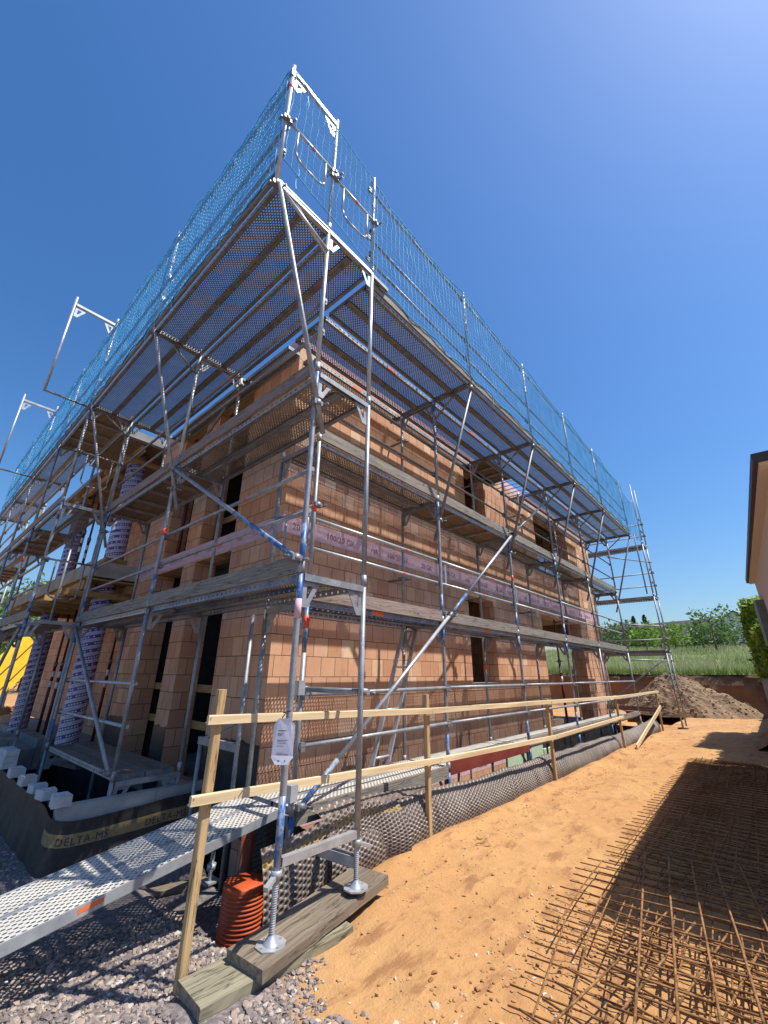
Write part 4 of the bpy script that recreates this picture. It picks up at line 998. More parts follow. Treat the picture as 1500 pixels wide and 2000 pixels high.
# ------------------------------------------------------------------ safety nets (real cords)
def net(name,label,P,nu,nv,sag,r,parent=None,seed=0):
    """P(u,v)->point, u along 0..1, v up 0..1"""
    mb=MB(); rr=random.Random(seed)
    def pt(i,j):
        p=Vector(P(i/nu,j/nv)); 
        return p+Vector((.026*nz(i*.35,j*.35,seed),.026*nz(i*.35,j*.35,seed+9),.032*nz(i*.3,j*.3,seed+4)))
    G_=[[pt(i,j) for j in range(nv+1)] for i in range(nu+1)]
    def cord(pts,r):
        i0=len(mb.v); k=mb.mi(M['net']); n=3
        for a,p in enumerate(pts):
            d=(pts[min(a+1,len(pts)-1)]-pts[max(a-1,0)]).normalized(); u=Vector((0,0,1)) if abs(d.z)<.8 else Vector((1,.3,0))
            s_=d.cross(u).normalized(); t_=s_.cross(d)
            for q in range(n):
                t=2*PI*q/n; mb.v.append(tuple(p+(s_*math.cos(t)+t_*math.sin(t))*r))
        for a in range(len(pts)-1):
            for q in range(n):
                q2=(q+1)%n; mb.f.append((i0+a*n+q,i0+a*n+q2,i0+(a+1)*n+q2,i0+(a+1)*n+q)); mb.m.append(k); mb.sm.append(True); mb.uv.append([(0,0)]*4)
    for i in range(nu+1): cord(G_[i],r*(1.9 if i in(0,nu) else 1))
    for j in range(nv+1): cord([G_[i][j] for i in range(nu+1)],r*(2.2 if j in(0,nv) else 1))
    # loose cord tails and ties
    for k in range(max(2,nu//14)):
        i=rr.randrange(nu+1); a=G_[i][nv]+Vector((0,0,-.02)); tail=[a+Vector((rr.uniform(-.03,.03),rr.uniform(-.03,.03),-.09*q)) for q in range(5)]; cord(tail,.006)
        b=G_[i][0]; tail=[b+Vector((rr.uniform(-.02,.02),rr.uniform(-.02,.02),.12-.08*q)) for q in range(5)]; cord(tail,.006)
    o=mb.build(name); return tag(o,label,'safety net','blue safety nets on the top scaffold level')
def sagf(u,n): f=(u*n)%1; return 4*f*(1-f)
net('safety_net','long blue safety net along the top level above the sunlit wall',lambda u,v:(XB+.035,YI+.02+13.2*u,6.22+1.90*v-(.15*v)*sagf(u,5)+.06*(1-v)*sagf(u,15)),138,20,0,.0049,seed=1)
net('safety_net','dense blue safety net along the top level above the shaded wall',lambda u,v:(-.03-15.5*u,YB-.035,6.36+1.94*v-(.13*v)*sagf(u,7)+.05*(1-v)*sagf(u,18)),200,25,0,.0047,seed=2)
net('safety_net','short blue net on the corner end between the top posts, sagging at its lower edge',lambda u,v:(.03,YB+.03+1.40*u,6.36+(.28*(1-u)*(1-v))+(1.90-.14*u)*v-.03*sagf(u,2)*v),15,19,0,.0034,seed=3)
net('safety_net','short blue net closing the far right end of the top level',lambda u,v:(XB+.02+.06*u,13.3+1.6*u,6.2+1.75*v-.3*sagf(u*.999,1)*v),16,18,0,.0038,seed=4)
# ------------------------------------------------------------------ things on the ground in front
# sole planks
random.seed(3)
def board(name,label,cat,a,b,wd,th,m,group=None,up=(0,0,1),endm=None,segs=8,jit=.004):
    mb=MB(); a=Vector(a);b=Vector(b); d=(b-a).normalized(); u=Vector(up); s_=d.cross(u).normalized(); u=s_.cross(d).normalized()
    sec=[(-wd/2,-th/2),(wd/2,-th/2),(wd/2,th/2-.006),(wd/2-.006,th/2),(-wd/2+.006,th/2),(-wd/2,th/2-.006)]
    ln=(b-a).length; o0=random.random()*4
    rings=[]
    for i in range(segs+1):
        p=a+d*(ln*i/segs); rings.append([p+s_*(x+random.uniform(-jit,jit))+u*(z+random.uniform(-jit,jit)*.6) for x,z in sec])
    n=len(sec); per=[0]
    for k in range(n): per.append(per[-1]+math.dist(sec[k],sec[(k+1)%n]))
    for i in range(segs):
        for k in range(n):
            k2=(k+1)%n
            mb.face([rings[i][k],rings[i][k2],rings[i+1][k2],rings[i+1][k]],M[m],[(o0+ln*i/segs,per[k]),(o0+ln*i/segs,per[k+1]),(o0+ln*(i+1)/segs,per[k+1]),(o0+ln*(i+1)/segs,per[k])])
    e=M[endm] if endm else M['plank_cut']
    mb.face(list(reversed(rings[0])),e); mb.face(rings[-1],e)
    o=mb.build(name)
    if label: tag(o,label,cat,group)
    return o
board('sole_plank','thick dark cracked plank carrying the two scaffold base plates','plank',(-.012,-.90,-.035),(-.135,.32,.036),.33,.065,'wood_plank',segs=14)
board('sole_plank','longer pale weathered plank lying on the gravel under the upper plank','plank',(-.078,-1.19,-.090),(-.01,-.15,-.075),.31,.06,'wood_plank_pale',segs=14)

# ramp
rp=thing('access_ramp','cement dusted perforated steel ramp climbing from the gravel to the scaffold walkway','ramp',(-1.2,-1.5,.2))
for q in (0,1):
    mb=MB(); deck(None,(-.85-.335*q,-.10,.435),(-.85-.335*q,-3.6,-.13),(-1,0),.325,0,'ramp',mb=mb); part(mb,'ramp_plank',rp)
mb=MB(); mb.face([(-.8485,-1.42,.187),(-.8485,-1.56,.165),(-.8485,-1.56,.190),(-.8485,-1.42,.212)],M['orange']); part(mb,'orange_mark',rp)
# wooden guard rail (fence)
fn=thing('wooden_guard_rail','fresh pine guard rail of posts and two boards in front of the trench','fence',(-.3,5,0))
def fbeam(name,a,b,wd,th,up,label=None,segs=6):
    k='wood_post' if name=='post' else 'wood_pine'
    o=board(name,None,None,a,b,wd,th,k,up=up,endm=k,segs=segs,jit=.003)
    o.parent=fn; o.location=-fn.location
    if label: o['label']=label
posts=[(-.245,-1.125,-.22,1.44,.035,-.01),(-.36,1.475,-.12,1.33,0,0),(-.31,4.86,-.1,1.17,.02,-.05),(-.30,9.0,-.1,1.10,-.02,-.05),(-.28,13.55,-.1,1.09,0,0)]
for k,(x,y,z0,z1,dx,dy) in enumerate(posts):
    fbeam('post',(x-.030-dx,y-dy,z0),(x-.030+dx*0,y,z1),.056,.048,(1,0,0))
rx=.012
tops=[(-.245+rx,-1.22,1.255),(-.33+rx,1.49,1.165),(-.28+rx,4.87,1.125),(-.27+rx,9.05,1.065),(-.25+rx,13.62,1.075)]
lows=[(-.245+rx,-1.26,.80),(-.33+rx,1.62,.665),(-.28+rx,4.9,.60),(-.27+rx,9.15,.635)]
for a,b in zip(tops,tops[1:]): fbeam('rail_board',a,b,.026,.058,(0,0,1))
for a,b in zip(lows,lows[1:]): fbeam('rail_board',a,b,.026,.058,(0,0,1))
for (x,y,z) in [(q[0]+.0155,q[1]+dy_,q[2]+dz_) for q in tops+lows for dy_,dz_ in ((.015,.012),(-.02,-.012))]:
    mb=MB(); mb.tube((x-.004,y,z),(x+.001,y,z),.004,M['galv_dark'],6); part(mb,'nail',fn)
fbeam('fallen_board',(-.19,13.2,.66),(-.14,9.35,-.0),.03,.10,(0,0,1),'board sloping down to the sand at the far end')
# scaffold release tag
sg=thing('scaffold_tag','white laminated notice tied to the near scaffold standard','notice',(.03,-.77,1.12))
mb=MB()
n_=Vector((.62,-.78,0)).normalized(); ux=Vector((.78,.62,0)).normalized(); c0=Vector((.012,-.765,1.12)); 
def sp(u,z,o=0): return c0+ux*u*.70+Vector((0,0,z*.9))+n_*(.028+o+.012*math.cos(u*14))
SC_=.88
ol=[(-.06,.15),(-.105,.10),(-.105,-.105),(-.112,-.12),(-.095,-.13),(-.06,-.165),(.06,-.165),(.095,-.13),(.112,-.12),(.105,-.105),(.105,.10),(.06,.15)]
for i in range(len(ol)):
    pass
def sheet(o): return [sp(u,z,o) for u,z in ol]
f=sheet(0);bk=sheet(-.002)
mb.face(f[::-1],M['paper']); mb.face(bk,M['paper'])
for i in range(len(f)): j=(i+1)%len(f); mb.face([f[i],bk[i],bk[j],f[j]],M['paper'])
part(mb,'notice_sheet',sg)
mb=MB()
random.seed(9)
def bar(u0,u1,z,h=.004): mb.face([sp(u0,z,.0015),sp(u1,z,.0015),sp(u1,z+h,.0015),sp(u0,z+h,.0015)],M['ink'])
def words(u0,u1,z,h):
    u=u0
    while u<u1:
        wd=random.uniform(.008,.02); bar(u,min(u1,u+wd),z,h); u+=wd+.004
words(-.05,.035,.062,.006)
for z in (.045,.036,.029): words(-.055,random.uniform(-.02,.01),z,.0035)
for z,e in ((-.002,.06),(-.010,.03),(-.022,.03),(-.042,.01)): words(-.055,e,z,.0035)
for z,e in ((-.088,.02),(-.096,.065),(-.102,.065)): words(-.055,e,z,.003)
for u in (-.035,.03): words(u,u+.014,-.145,.012)
part(mb,'printed_lines',sg)
mb=MB(); mb.tube((-.03,-.76,1.285),(.035,-.745,1.30),.004,M['black_plastic'],6); mb.tube((.0,-.79,1.255),(.0,-.755,1.295),.004,M['black_plastic'],6); part(mb,'cable_tie',sg)

# ladder
ld=thing('ladder','narrow aluminium ladder leaning from the walkway up to the first deck','ladder',(-1.25,2,.5))
for dy in (0,.30):
    mb=MB(); mb.beam((-1.22,1.45+dy,.45),(-1.32,2.30+dy,2.35),.022,.06,GL,(1,0,0)); part(mb,'side_rail',ld)
for k in range(7):
    t=(k+.5)/7.2; mb=MB(); p=Vector((-1.22,1.45,.45)).lerp(Vector((-1.32,2.30,2.35)),t); mb.tube(p,p+Vector((0,.30,0)),.014,GL,8); part(mb,'rung',ld)

# ---------------- dimpled membrane along the trench
def dimpled(name,fn_,lu,lv,cell,depth,mats,obj_label,cat,sub=5,edge=None):
    nu=int(lu/cell)*sub; nv=int(lv/cell)*sub
    V=[];base=[]
    h=1e-3
    for j in range(nv+1):
        for i in range(nu+1):
            u=i/nu;v=j/nv
            p=Vector(fn_(u,v)); 
            pu=Vector(fn_(min(1,u+h),v))-Vector(fn_(max(0,u-h),v)); pv=Vector(fn_(u,min(1,v+h)))-Vector(fn_(u,max(0,v-h)))
            n=pu.cross(pv); n.normalize()
            ci=i/sub; cj=j/sub
            if int(math.floor(ci))%2: cj+=.5
            fu=ci-math.floor(ci)-.5; fv=cj-math.floor(cj)-.5
            r_=math.hypot(fu,fv)
            dsp=-depth*(1 if r_<.28 else max(0,1-(r_-.28)/.10))
            V.append(tuple(p+n*dsp))
    F=[(j*(nu+1)+i,j*(nu+1)+i+1,(j+1)*(nu+1)+i+1,(j+1)*(nu+1)+i) for j in range(nv) for i in range(nu)]
    me=bpy.data.meshes.new(name); me.from_pydata(V,[],F)
    for m in mats: me.materials.append(m)
    if edge:
        idx=[0]*len(F)
        for j in range(nv):
            for i in range(nu):
                if edge(i/nu,j/nv): idx[j*nu+i]=1
        me.polygons.foreach_set('material_index',idx)
    me.polygons.foreach_set('use_smooth',[True]*len(F))
    me.update(); o=bpy.data.objects.new(name,me); C.objects.link(o)
    if obj_label: tag(o,obj_label,cat)
    return o
def memb(u,v):
    y=.10+13.5*u
    top=.33-.07*smooth(0,5,y)-.05*smooth(6,10,y)+.06*smooth(11,13.5,y)+.04*nz(y*.9,2)+.02*nz(y*2.7,5)
    # cross section: foot on the sand, belly outwards, rolls back over the top
    bl=.055+.04*nz(y*.8,7)+.030*nz(y*4.2,1)*(1-v)+.022*nz(y*11,5)*(1-v)
    if v<.7:
        t=v/.7; x=-.385-.10*t+bl*math.sin(t*PI)*.9; z=-.07+(top+.07)*t
    else:
        t=(v-.7)/.3; x=-.485-.22*t; z=top+.035*math.sin(t*PI)-.12*t*t
    if y<1.2 and v>.66:
        z-= .0
    return (x+.015*nz(y*2,4),y,z)
mem=dimpled('dimpled_membrane',memb,13.5,.62,.042,.021,[M['membrane']],'brown dimpled drainage membrane standing along the edge of the trench','membrane')
# free near end of the membrane: second sheet rolled towards the corner, with a tan edge strip
def memb2(u,v):
    y=-.50+1.55*u; x0=-.44-.03*(1-u)
    bl=.05*math.sin(v*PI)
    top=.315+.105*smooth(0,.7,u)-.05*smooth(.7,1,u)+.02*nz(y*2,1)
    z=-.34+.30*smooth(0,.8,u)+(top+.34-.30*smooth(0,.8,u))*v
    return (x0+bl+.035*nz(y*2.2,v*1.4,6)+.03*(1-v)-.05*v*v+ .10*smooth(.75,1,u)*(1-v),y,z)
dimpled('dimpled_membrane',memb2,1.55,.66,.042,.021,[M['membrane'],M['yellow_print']],'loose near end of the dimpled membrane with a tan edge, behind the two planks','membrane',edge=lambda u,v:.80<v<.90)
def memb3(u,v):
    y=.18+1.75*u; z=.335+.02*math.sin(u*5)+.05*v*(1-.6*u)+.02*nz(y*3,v*2); return (-.55-.22*v+.04*u,y,z)
dimpled('dimpled_membrane',memb3,1.75,.22,.045,.012,[M['membrane']],'flap of membrane folded back over the trench beside the walkway','membrane',edge=None)
# low dark membrane behind the pipe and under the ramp
def memb4(u,v):
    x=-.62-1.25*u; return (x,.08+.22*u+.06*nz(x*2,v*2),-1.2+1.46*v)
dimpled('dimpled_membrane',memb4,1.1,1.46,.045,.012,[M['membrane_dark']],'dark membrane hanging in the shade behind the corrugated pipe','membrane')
# orange pipes
op=thing('corrugated_pipe','short orange corrugated pipe with a flat cap standing under the ramp','pipe',(-1.06,-.24,-.6))
QX,QY=-1.06,-.24
pr=[(.185,-.62)]
for k in range(17):
    z=-.60+k*.0285; q=.186-.0010*k; pr+=[(q-.006,z),(q+.006,z+.007),(q+.006,z+.018),(q-.006,z+.0245)]
pr+=[(.166,-.118)]
mb=MB(); mb.lathe(pr,(QX,QY),M['pipe_orange'],32); part(mb,'ribbed_pipe',op)
mb=MB(); mb.lathe([(.172,-.135),(.175,-.115),(.173,-.092),(.168,-.086),(.0005,-.084)],(QX,QY),M['pipe_orange'],32); part(mb,'cap',op)
mb=MB(); mb.lathe([(.06,-.8),(.06,.30),(.055,.30)],(-1.42,-.02),M['pipe_brown'],16)
tag(mb.build('drain_pipe'),'thin orange brown pipe standing in the shade beside the corrugated pipe','pipe')
# timber in the gravel under the ramp
board('timber_board','short rough board lying on the gravel in the dappled shade under the ramp','board',(-2.02,-.82,-.30),(-1.72,-.16,-.27),.13,.05,'wood_plank')
mb=MB(); mb.tube((-1.66,-.22,-.24),(-1.66,-.22,.25),.019,GL,10); mb.tube((-1.66,-.22,-.16),(-1.66,-.22,-.11),.04,GL,10); mb.box((-1.73,-.29,-.25),(-1.59,-.15,-.235),GL); part(mb,'base_jack',scL)

# ---------------- light well in front of the shaded wall
lw=thing('light_well_wall','low grey concrete wall round the light well with membrane draped outside','wall',(-4,-.5,0))
mb=MB(); mb.box((-3.04,-1.22,-.9),(-2.92,.30,.29),M['concrete']); part(mb,'concrete_wall',lw)
mb=MB(); mb.box((-2.916,-.30,-.9),(-2.914,-.285,.289),M['concrete_dark']); part(mb,'joint',lw)
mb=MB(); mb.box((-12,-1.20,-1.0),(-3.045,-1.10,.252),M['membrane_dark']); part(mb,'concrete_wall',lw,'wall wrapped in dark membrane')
PTH=[(-9.0,-1.225),(-6.5,-1.235),(-4.6,-1.24),(-3.5,-1.245),(-3.10,-1.25),(-2.97,-1.245),(-2.90,-1.19),(-2.875,-1.05),(-2.87,-.7),(-2.868,-.3),(-2.865,.0),(-2.86,.36)]
CUM=[0]
for q,w_ in zip(PTH,PTH[1:]): CUM.append(CUM[-1]+math.dist(q,w_))
def drape(s_,k,off=0):
    s_=min(max(s_,0),CUM[-1]-1e-4); i=max(j for j in range(len(CUM)) if CUM[j]<=s_); i=min(i,len(PTH)-2)
    f=(s_-CUM[i])/(CUM[i+1]-CUM[i]); x=PTH[i][0]+(PTH[i+1][0]-PTH[i][0])*f; y=PTH[i][1]+(PTH[i+1][1]-PTH[i][1])*f
    tx,ty=PTH[i+1][0]-PTH[i][0],PTH[i+1][1]-PTH[i][1]; l_=math.hypot(tx,ty); nx_,ny_=ty/l_,-tx/l_
    front=smooth(CUM[5]-.3,CUM[7],s_)
    zt=.262+(-.10+.06*smooth(CUM[7],CUM[-1],s_))*front+.018*nz(s_*2.2,4)
    zb=-.42
    bul=.012+.05*k*k+.04*nz(s_*1.7,k*1.2,3)*k+.022*nz(s_*6,k*2,8)*k
    return Vector((x+nx_*(bul+off),y+ny_*(bul+off),zt+(zb-zt)*k))
mb=MB(); ns,nk=150,14
K0,K1=.19,.365
ks=[0,.05,.11,K0,.23,.29,.33,K1,.50,.60,.74,.86,1.0]
for i in range(ns):
    a,b=CUM[-1]*i/ns,CUM[-1]*(i+1)/ns
    for k0,k1 in zip(ks,ks[1:]):
        mm=M['yellow_print'] if (K0<=k0<K1 and a>CUM[4]) else M['membrane_dark']
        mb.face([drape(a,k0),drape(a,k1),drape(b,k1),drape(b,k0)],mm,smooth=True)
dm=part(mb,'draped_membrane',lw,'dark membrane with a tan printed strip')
mb=MB()
def text_on(txt,size,s0,kc):
    t_=MB(); text_mesh(t_,txt,size,(0,0,0),(1,0,0),(0,1,0),M['ink'],spacing=1.1)
    for f in t_.f:
        pts=[]
        for i in f:
            u,v,_=t_.v[i]; pts.append(drape(s0+u,kc-v/.60,.006))
        mb.face(pts,M['ink'])
for s0 in (CUM[6]+.0,CUM[6]+.80): text_on('DELTA-MS',.092,s0,K1-.025)
part(mb,'printed_text',dm)
random.seed(4)
bl=[(-2.98,.17,.10,'nearest'),(-3.55,.20,.085,'second nearest'),(-3.93,.17,.085,'third nearest'),(-4.45,.20,.09,'fourth nearest'),(-5.08,.24,.10,'fifth nearest')]
for x,wd,h,nm in bl:
    mb=MB(); a=random.uniform(-.08,.08); z0=.292 if x>-3.03 else .257; y0=-1.27
    pts=[(x-wd/2,y0),(x+wd/2,y0+a*.4),(x+wd/2-.01,y0+.15),(x-wd/2+.015,y0+.14+a*.3)]
    mb.box8([(p[0]+random.uniform(-.006,.006),p[1],z0) for p in pts]+[(p[0]+random.uniform(-.006,.006),p[1]+random.uniform(-.005,.005),z0+h+random.uniform(-.008,.008)) for p in pts],M['white_block'])
    tag(mb.build('white_block'),'small white aerated block on the light well wall, %s of the row'%nm,'block','white blocks on the light well wall')
mb=MB()
for k in range(3): mb.box((-6.2+.01*k,-1.26+.006*k,.262+.075*k),(-5.68-.008*k,-1.10,.334+.075*k),M['white_block'])
tag(mb.build('white_block'),'big layered white block at the far end of the row on the light well wall','block','white blocks on the light well wall')
mb=MB(); mb.beam((-6.4,-.5,.20),(-5.5,-.30,.2),.24,.05,M['wood_grey']); 
tag(mb.build('timber_board'),'grey board end lying in the light well behind the big white block','board')
# steps at the far left of the pit
mb=MB(); 
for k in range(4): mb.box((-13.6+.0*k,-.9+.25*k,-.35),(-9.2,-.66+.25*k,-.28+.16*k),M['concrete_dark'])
tag(mb.build('concrete_steps'),'dim concrete steps below the far striped column','steps')

# ---------------- far end of the trench
mb=MB(); mb.box((-2.0,13.75,-.9),(-.5,13.8,.02),M['membrane_dark']); 
tag(mb.build('trench_end_sheet'),'black sheet closing the far end of the trench','sheet')
mb=MB(); mb.beam((-1.95,13.9,.55),(-.28,13.62,.55),.03,.14,M['wood_grey2']); tag(mb.build('brown_board'),'brown board across the far end of the trench below the far post','board')
mb=MB(); mb.box((-1.35,13.95,.12),(-.98,14.2,.42),M['pipe_orange']); mb.box((-1.38,13.92,.42),(-.95,14.23,.45),M['pipe_orange']); mb.box((-1.3,13.938,.2),(-1.03,13.947,.3),M['orange'])
tag(mb.build('orange_box'),'small orange box behind the far end of the trench','box')
board('door_sill_beam','yellow timber beam lying in the big doorway of the sunlit wall','beam',(-2.3,8.9,.28),(-2.2,10.4,.30),.16,.18,'wood_pine')

# ---------------- soil pile
mb=MB(); px,py=-.95,21.4; n1,n2=72,28
def pile(r,t):
    # r 0..1, t angle
    sx=1.75+.3*math.cos(t-.3); rad=r*(2.35+.2*math.sin(3*t)+.14*math.sin(5*t+1))
    x=px+rad*math.cos(t)*1.10+.25*r*r*(1 if math.cos(t)>0 else .7); y=py+rad*math.sin(t)*.66
    h=1.72*min(1,max(0,(1-r)*1.10))**.86
    q=.16*nz(x*1.6,y*1.6,3)+.12*nz(x*4,y*4,4)+.06*nz(x*9,y*9,8)
    return (x,y,-.08+h+q*smooth(1.02,.85,r))
for j in range(n2):
    for i in range(n1):
        a,b=2*PI*i/n1,2*PI*(i+1)/n1; r0,r1=j/n2,(j+1)/n2
        mb.face([pile(r0,a),pile(r1,a),pile(r1,b),pile(r0,b)],M['pile'],smooth=False)
random.seed(8)
def lump(mb,x,y,z,r,m,fl=.7):
    vs=[Vector((random.gauss(0,1),random.gauss(0,1),random.gauss(0,1))).normalized() for _ in range(3)]
    ico=[(-.53,0,.85),(.53,0,.85),(-.53,0,-.85),(.53,0,-.85),(0,.85,.53),(0,.85,-.53),(0,-.85,.53),(0,-.85,-.53),(.85,.53,0),(-.85,.53,0),(.85,-.53,0),(-.85,-.53,0)]
    fs=[(0,4,1),(0,9,4),(9,5,4),(4,5,8),(4,8,1),(8,10,1),(8,3,10),(5,3,8),(5,2,3),(2,7,3),(7,10,3),(7,6,10),(7,11,6),(11,0,6),(0,1,6),(6,1,10),(9,0,11),(9,11,2),(9,2,5),(7,2,11)]
    sc=(random.uniform(.6,1.25),random.uniform(.6,1.25),random.uniform(.4,.85)*fl); an=random.random()*PI; ca,sa=math.cos(an),math.sin(an); tl=random.uniform(-.5,.5)
    i0=len(mb.v)
    for p in ico:
        j=random.uniform(.55,1.25); X,Y,Z=p[0]*sc[0]*j,p[1]*sc[1]*j,p[2]*sc[2]*j
        Z+=X*tl*.4
        mb.v.append((x+r*(X*ca-Y*sa),y+r*(X*sa+Y*ca),z+r*Z))
    k=mb.mi(m); q=random.random()
    for f in fs:
        mb.f.append((i0+f[0],i0+f[1],i0+f[2])); mb.m.append(k); mb.sm.append(False); mb.uv.append([(0,0)]*3)
        if mb.rnd is not None: mb.rnd.append(q)
for k in range(500):
    r=random.random()**.6; t=random.uniform(PI*.95,PI*2.1)
    x,y,z=pile(r,t); lump(mb,x,y,z,random.uniform(.02,.07),M['pile'],.6)
tag(mb.build('soil_pile'),'heap of grey brown topsoil in front of the cut earth bank','soil heap')

# ---------------- gravel stones and clods
random.seed(12)
mb=MB(); mb.rnd=[]
cnt=0
while cnt<18500:
    if random.random()<.72:
        x=random.uniform(-1.5,1.5); y=random.uniform(-2.3,-.05)
    else:
        x=random.uniform(-7.5,-1.0); y=random.uniform(-3.2,-1.15)
    if in_pit(x,y) or (x<-2.8 and y>-1.3): continue
    e=y+.30+.62*(x-.1)+.25*nz(x*2.3,y*2.3)+.1*nz(x*8,y*8)
    if e>-.05: 
        if random.random()>.012: continue
    if e>-.4 and random.random()<(e+.4)/.42: continue
    if -.21<x+.05+.05*(y+.7)<.17 and -1.27<y<.4: continue
    if (x+1.06)**2+(y+.24)**2<.04: continue
    r=random.choice((.008,.010,.013,.016,.020))*random.uniform(.8,1.3)
    lump(mb,x,y,gheight(x,y)+r*.22,r,M['stone'],.9); cnt+=1
o=mb.build('gravel_stones'); o['kind']='stuff'; o['label']='loose grey and brown crushed stones in the foreground'
mb=MB(); mb.rnd=[]
cnt=0
while cnt<3000:
    m_=random.random()
    if m_<.45: x=random.gauss(1.35,.35); y=random.uniform(-1.2,1.4)
    elif m_<.75: x=random.uniform(-.35,.15)+abs(random.gauss(0,.12)); y=random.uniform(-.1,10)
    else: x=random.uniform(-.3,2.5); y=random.uniform(-1,13)
    e=y+.30+.62*(x-.1)
    if e<-.3: continue
    if -.25<x<.12 and -1.2<y<.4: continue
    r=random.choice((.004,.006,.008,.011,.015 if m_<.45 else .008))*random.uniform(.7,1.3)
    lump(mb,x,y,gheight(x,y)+r*.2,r,M['clod'],.8); cnt+=1
o=mb.build('sand_clods'); o['kind']='stuff'; o['label']='small clods and pebbles on the orange sand'

# ---------------- reinforcement mats
random.seed(17)
def mat(label,ox,oy,z,ang,lx,ly,sx=.15,sy=.15,rl=.0050,rt_=.0045,warp=.02):
    """ly bars run along the direction 'ang' (from +Y), lx across"""
    t=thing('rebar_mat',label,'rebar mat',(ox,oy,z),'rusty reinforcement mats'); d=Vector((-math.sin(ang),math.cos(ang),0)); s_=Vector((math.cos(ang),math.sin(ang),0))
    def zz(p): return z+warp*(nz(p.x*1.1,p.y*1.1,z*40)+.3)
    mb=MB(); n=int(lx/sx)
    for i in range(n+1):
        b=Vector((ox,oy,0))+s_*(i*sx+.06); L_=[]
        e0,e1=-.05+random.uniform(-.02,.02),ly+.05+random.uniform(-.02,.02)
        for k in range(7):
            p=b+d*(e0+(e1-e0)*k/6)+s_*random.uniform(-.004,.004); p.z=zz(p)+rl; L_.append(p)
        mb.path(L_,rl,M['rebar'],6)
    part(mb,'long_bars',t)
    mb=MB(); m_=int(ly/sy)
    for j in range(m_+1):
        b=Vector((ox,oy,0))+d*(j*sy+.03); L_=[]
        e0,e1=-.07+random.uniform(-.03,.02),lx+.07
        for k in range(5):
            p=b+s_*(e0+(e1-e0)*k/4)+d*random.uniform(-.004,.004); p.z=zz(p)-rt_; L_.append(p)
        mb.path(L_,rt_,M['rebar'],6)
    part(mb,'cross_bars',t)
a10=R(9.9)
mat('topmost near mat with heavy long bars running from the bottom edge into the shade',2.12,-1.9,.125,a10,1.6,3.95,.162,.15,.0068,.0052)
mat('mat just below the topmost near one, its bars leaning the other way',1.36,-1.6,.095,R(-8),2.0,2.65,.16,.15,.0056,.005)
mat('lowest near mat, its left edge bare on the clods',1.64,-1.6,.03,R(10.6),1.9,2.28,.15,.15)
# mat('near mat skewed across the pile between the lowest and the topmost',1.75,-1.3,.06,R(-3),1.7,2.3,.15,.15)
mat('near mat lying in the middle of the pile, between the lowest and the topmost',1.80,-1.5,.06,R(2),1.7,2.5,.15,.15)
# mat('near mat with fine bars close under the topmost one',1.9,-1.45,.08,R(15),1.5,2.2,.15,.10)
mat('middle mat whose left end lies in the sun just before the shade line',1.19,.55,.02,R(4),1.8,1.35,.15,.15)
mat('middle mat reaching under the shade line beside the far stack',1.40,.7,.04,R(6),1.8,1.45,.15,.15)
mat('far mat whose left edge sticks out of the shade into the sun',1.17,2.2,.02,R(1.0),2.0,6.2,.15,.15)
mat('far mat on top of the shaded stack beside the neighbouring house',1.42,2.1,.07,R(2.2),1.6,6.1,.15,.15)
mat('far mat in the middle of the shaded stack',1.40,1.9,.045,R(-1.5),1.7,6.2,.15,.15)
# short offcut by the membrane
mat('tiny offcut of rusty mesh at the foot of the membrane beside the second fence post',-.20,1.7,-.05,R(-35),.30,.20,.1,.1,.0035,.0035,.0)

# ---------------- neighbouring house
nb=thing('neighbour_house','beige rendered flat roofed house with dark fascia at the right edge','house',(4.5,5,0))
E0=Vector((2.993,2.174,0));F0=Vector((2.650,9.324,0)); dv=(F0-E0).normalized(); rv=Vector((dv.y,-dv.x,0))
def hb(a,b,o0,o1,z0,z1,m,name,label=None):
    mb=MB(); c=[]
    for z in (z0,z1):
        for (s_,o) in ((a,o0),(a,o1),(b,o1),(b,o0)):
            p=E0+dv*s_+rv*o; c.append((p.x,p.y,z))
    mb.box8(c,m); return part(mb,name,nb,label)
Ln=(F0-E0).length
hb(.13,Ln-.12,.13,8,.55,3.425,M['render'],'wall'); hb(.16,Ln-.15,.16,7.97,-1,.55,M['concrete'],'base_wall','grey bare base below the render')
hb(0,Ln,0,8.1,3.455,3.54,M['fascia'],'roof'); hb(.04,Ln-.04,.04,8.06,3.425,3.455,M['render'],'soffit')
hb(6.05,6.95,.0,.125,2.12,2.95,M['shutter'],'window_shutter','grey green shutter standing off the wall')
# hedge
def leaves(mb,centre,rad,n,size,mats,seed,flat=1.0,fn=None,outer=.55):
    rr=random.Random(seed)
    for k in range(n):
        while True:
            p=Vector((rr.uniform(-1,1),rr.uniform(-1,1),rr.uniform(-1,1)))
            if p.length<1 and (p.length>outer or rr.random()<.35): break
        q=Vector((centre[0]+p.x*rad[0],centre[1]+p.y*rad[1],centre[2]+p.z*rad[2]))
        if fn and not fn(q,rr): continue
        leaf(mb,q,size*rr.uniform(.6,1.3),rr,mats)
def leaf(mb,q,s,rr,m,r_=None):
    a=Vector((rr.gauss(0,1),rr.gauss(0,1),rr.gauss(0,.8))).normalized(); b=a.cross(Vector((rr.gauss(0,1),rr.gauss(0,1),rr.gauss(0,1)))).normalized()
    i=len(mb.v); mb.v+= [tuple(q-a*s),tuple(q+b*s*.42),tuple(q+a*s),tuple(q-b*s*.42)]
    mb.f.append((i,i+1,i+2,i+3)); mb.m.append(mb.mi(m)); mb.sm.append(False); mb.uv.append([(0,0)]*4)
    mb.rnd.append(rr.random() if r_ is None else r_)
hd=thing('laurel_hedge','tall trimmed green hedge beside the neighbouring house on the upper ground','hedge',(2.6,13,1.55))
mb=MB(); mb.rnd=[]; rr=random.Random(3)
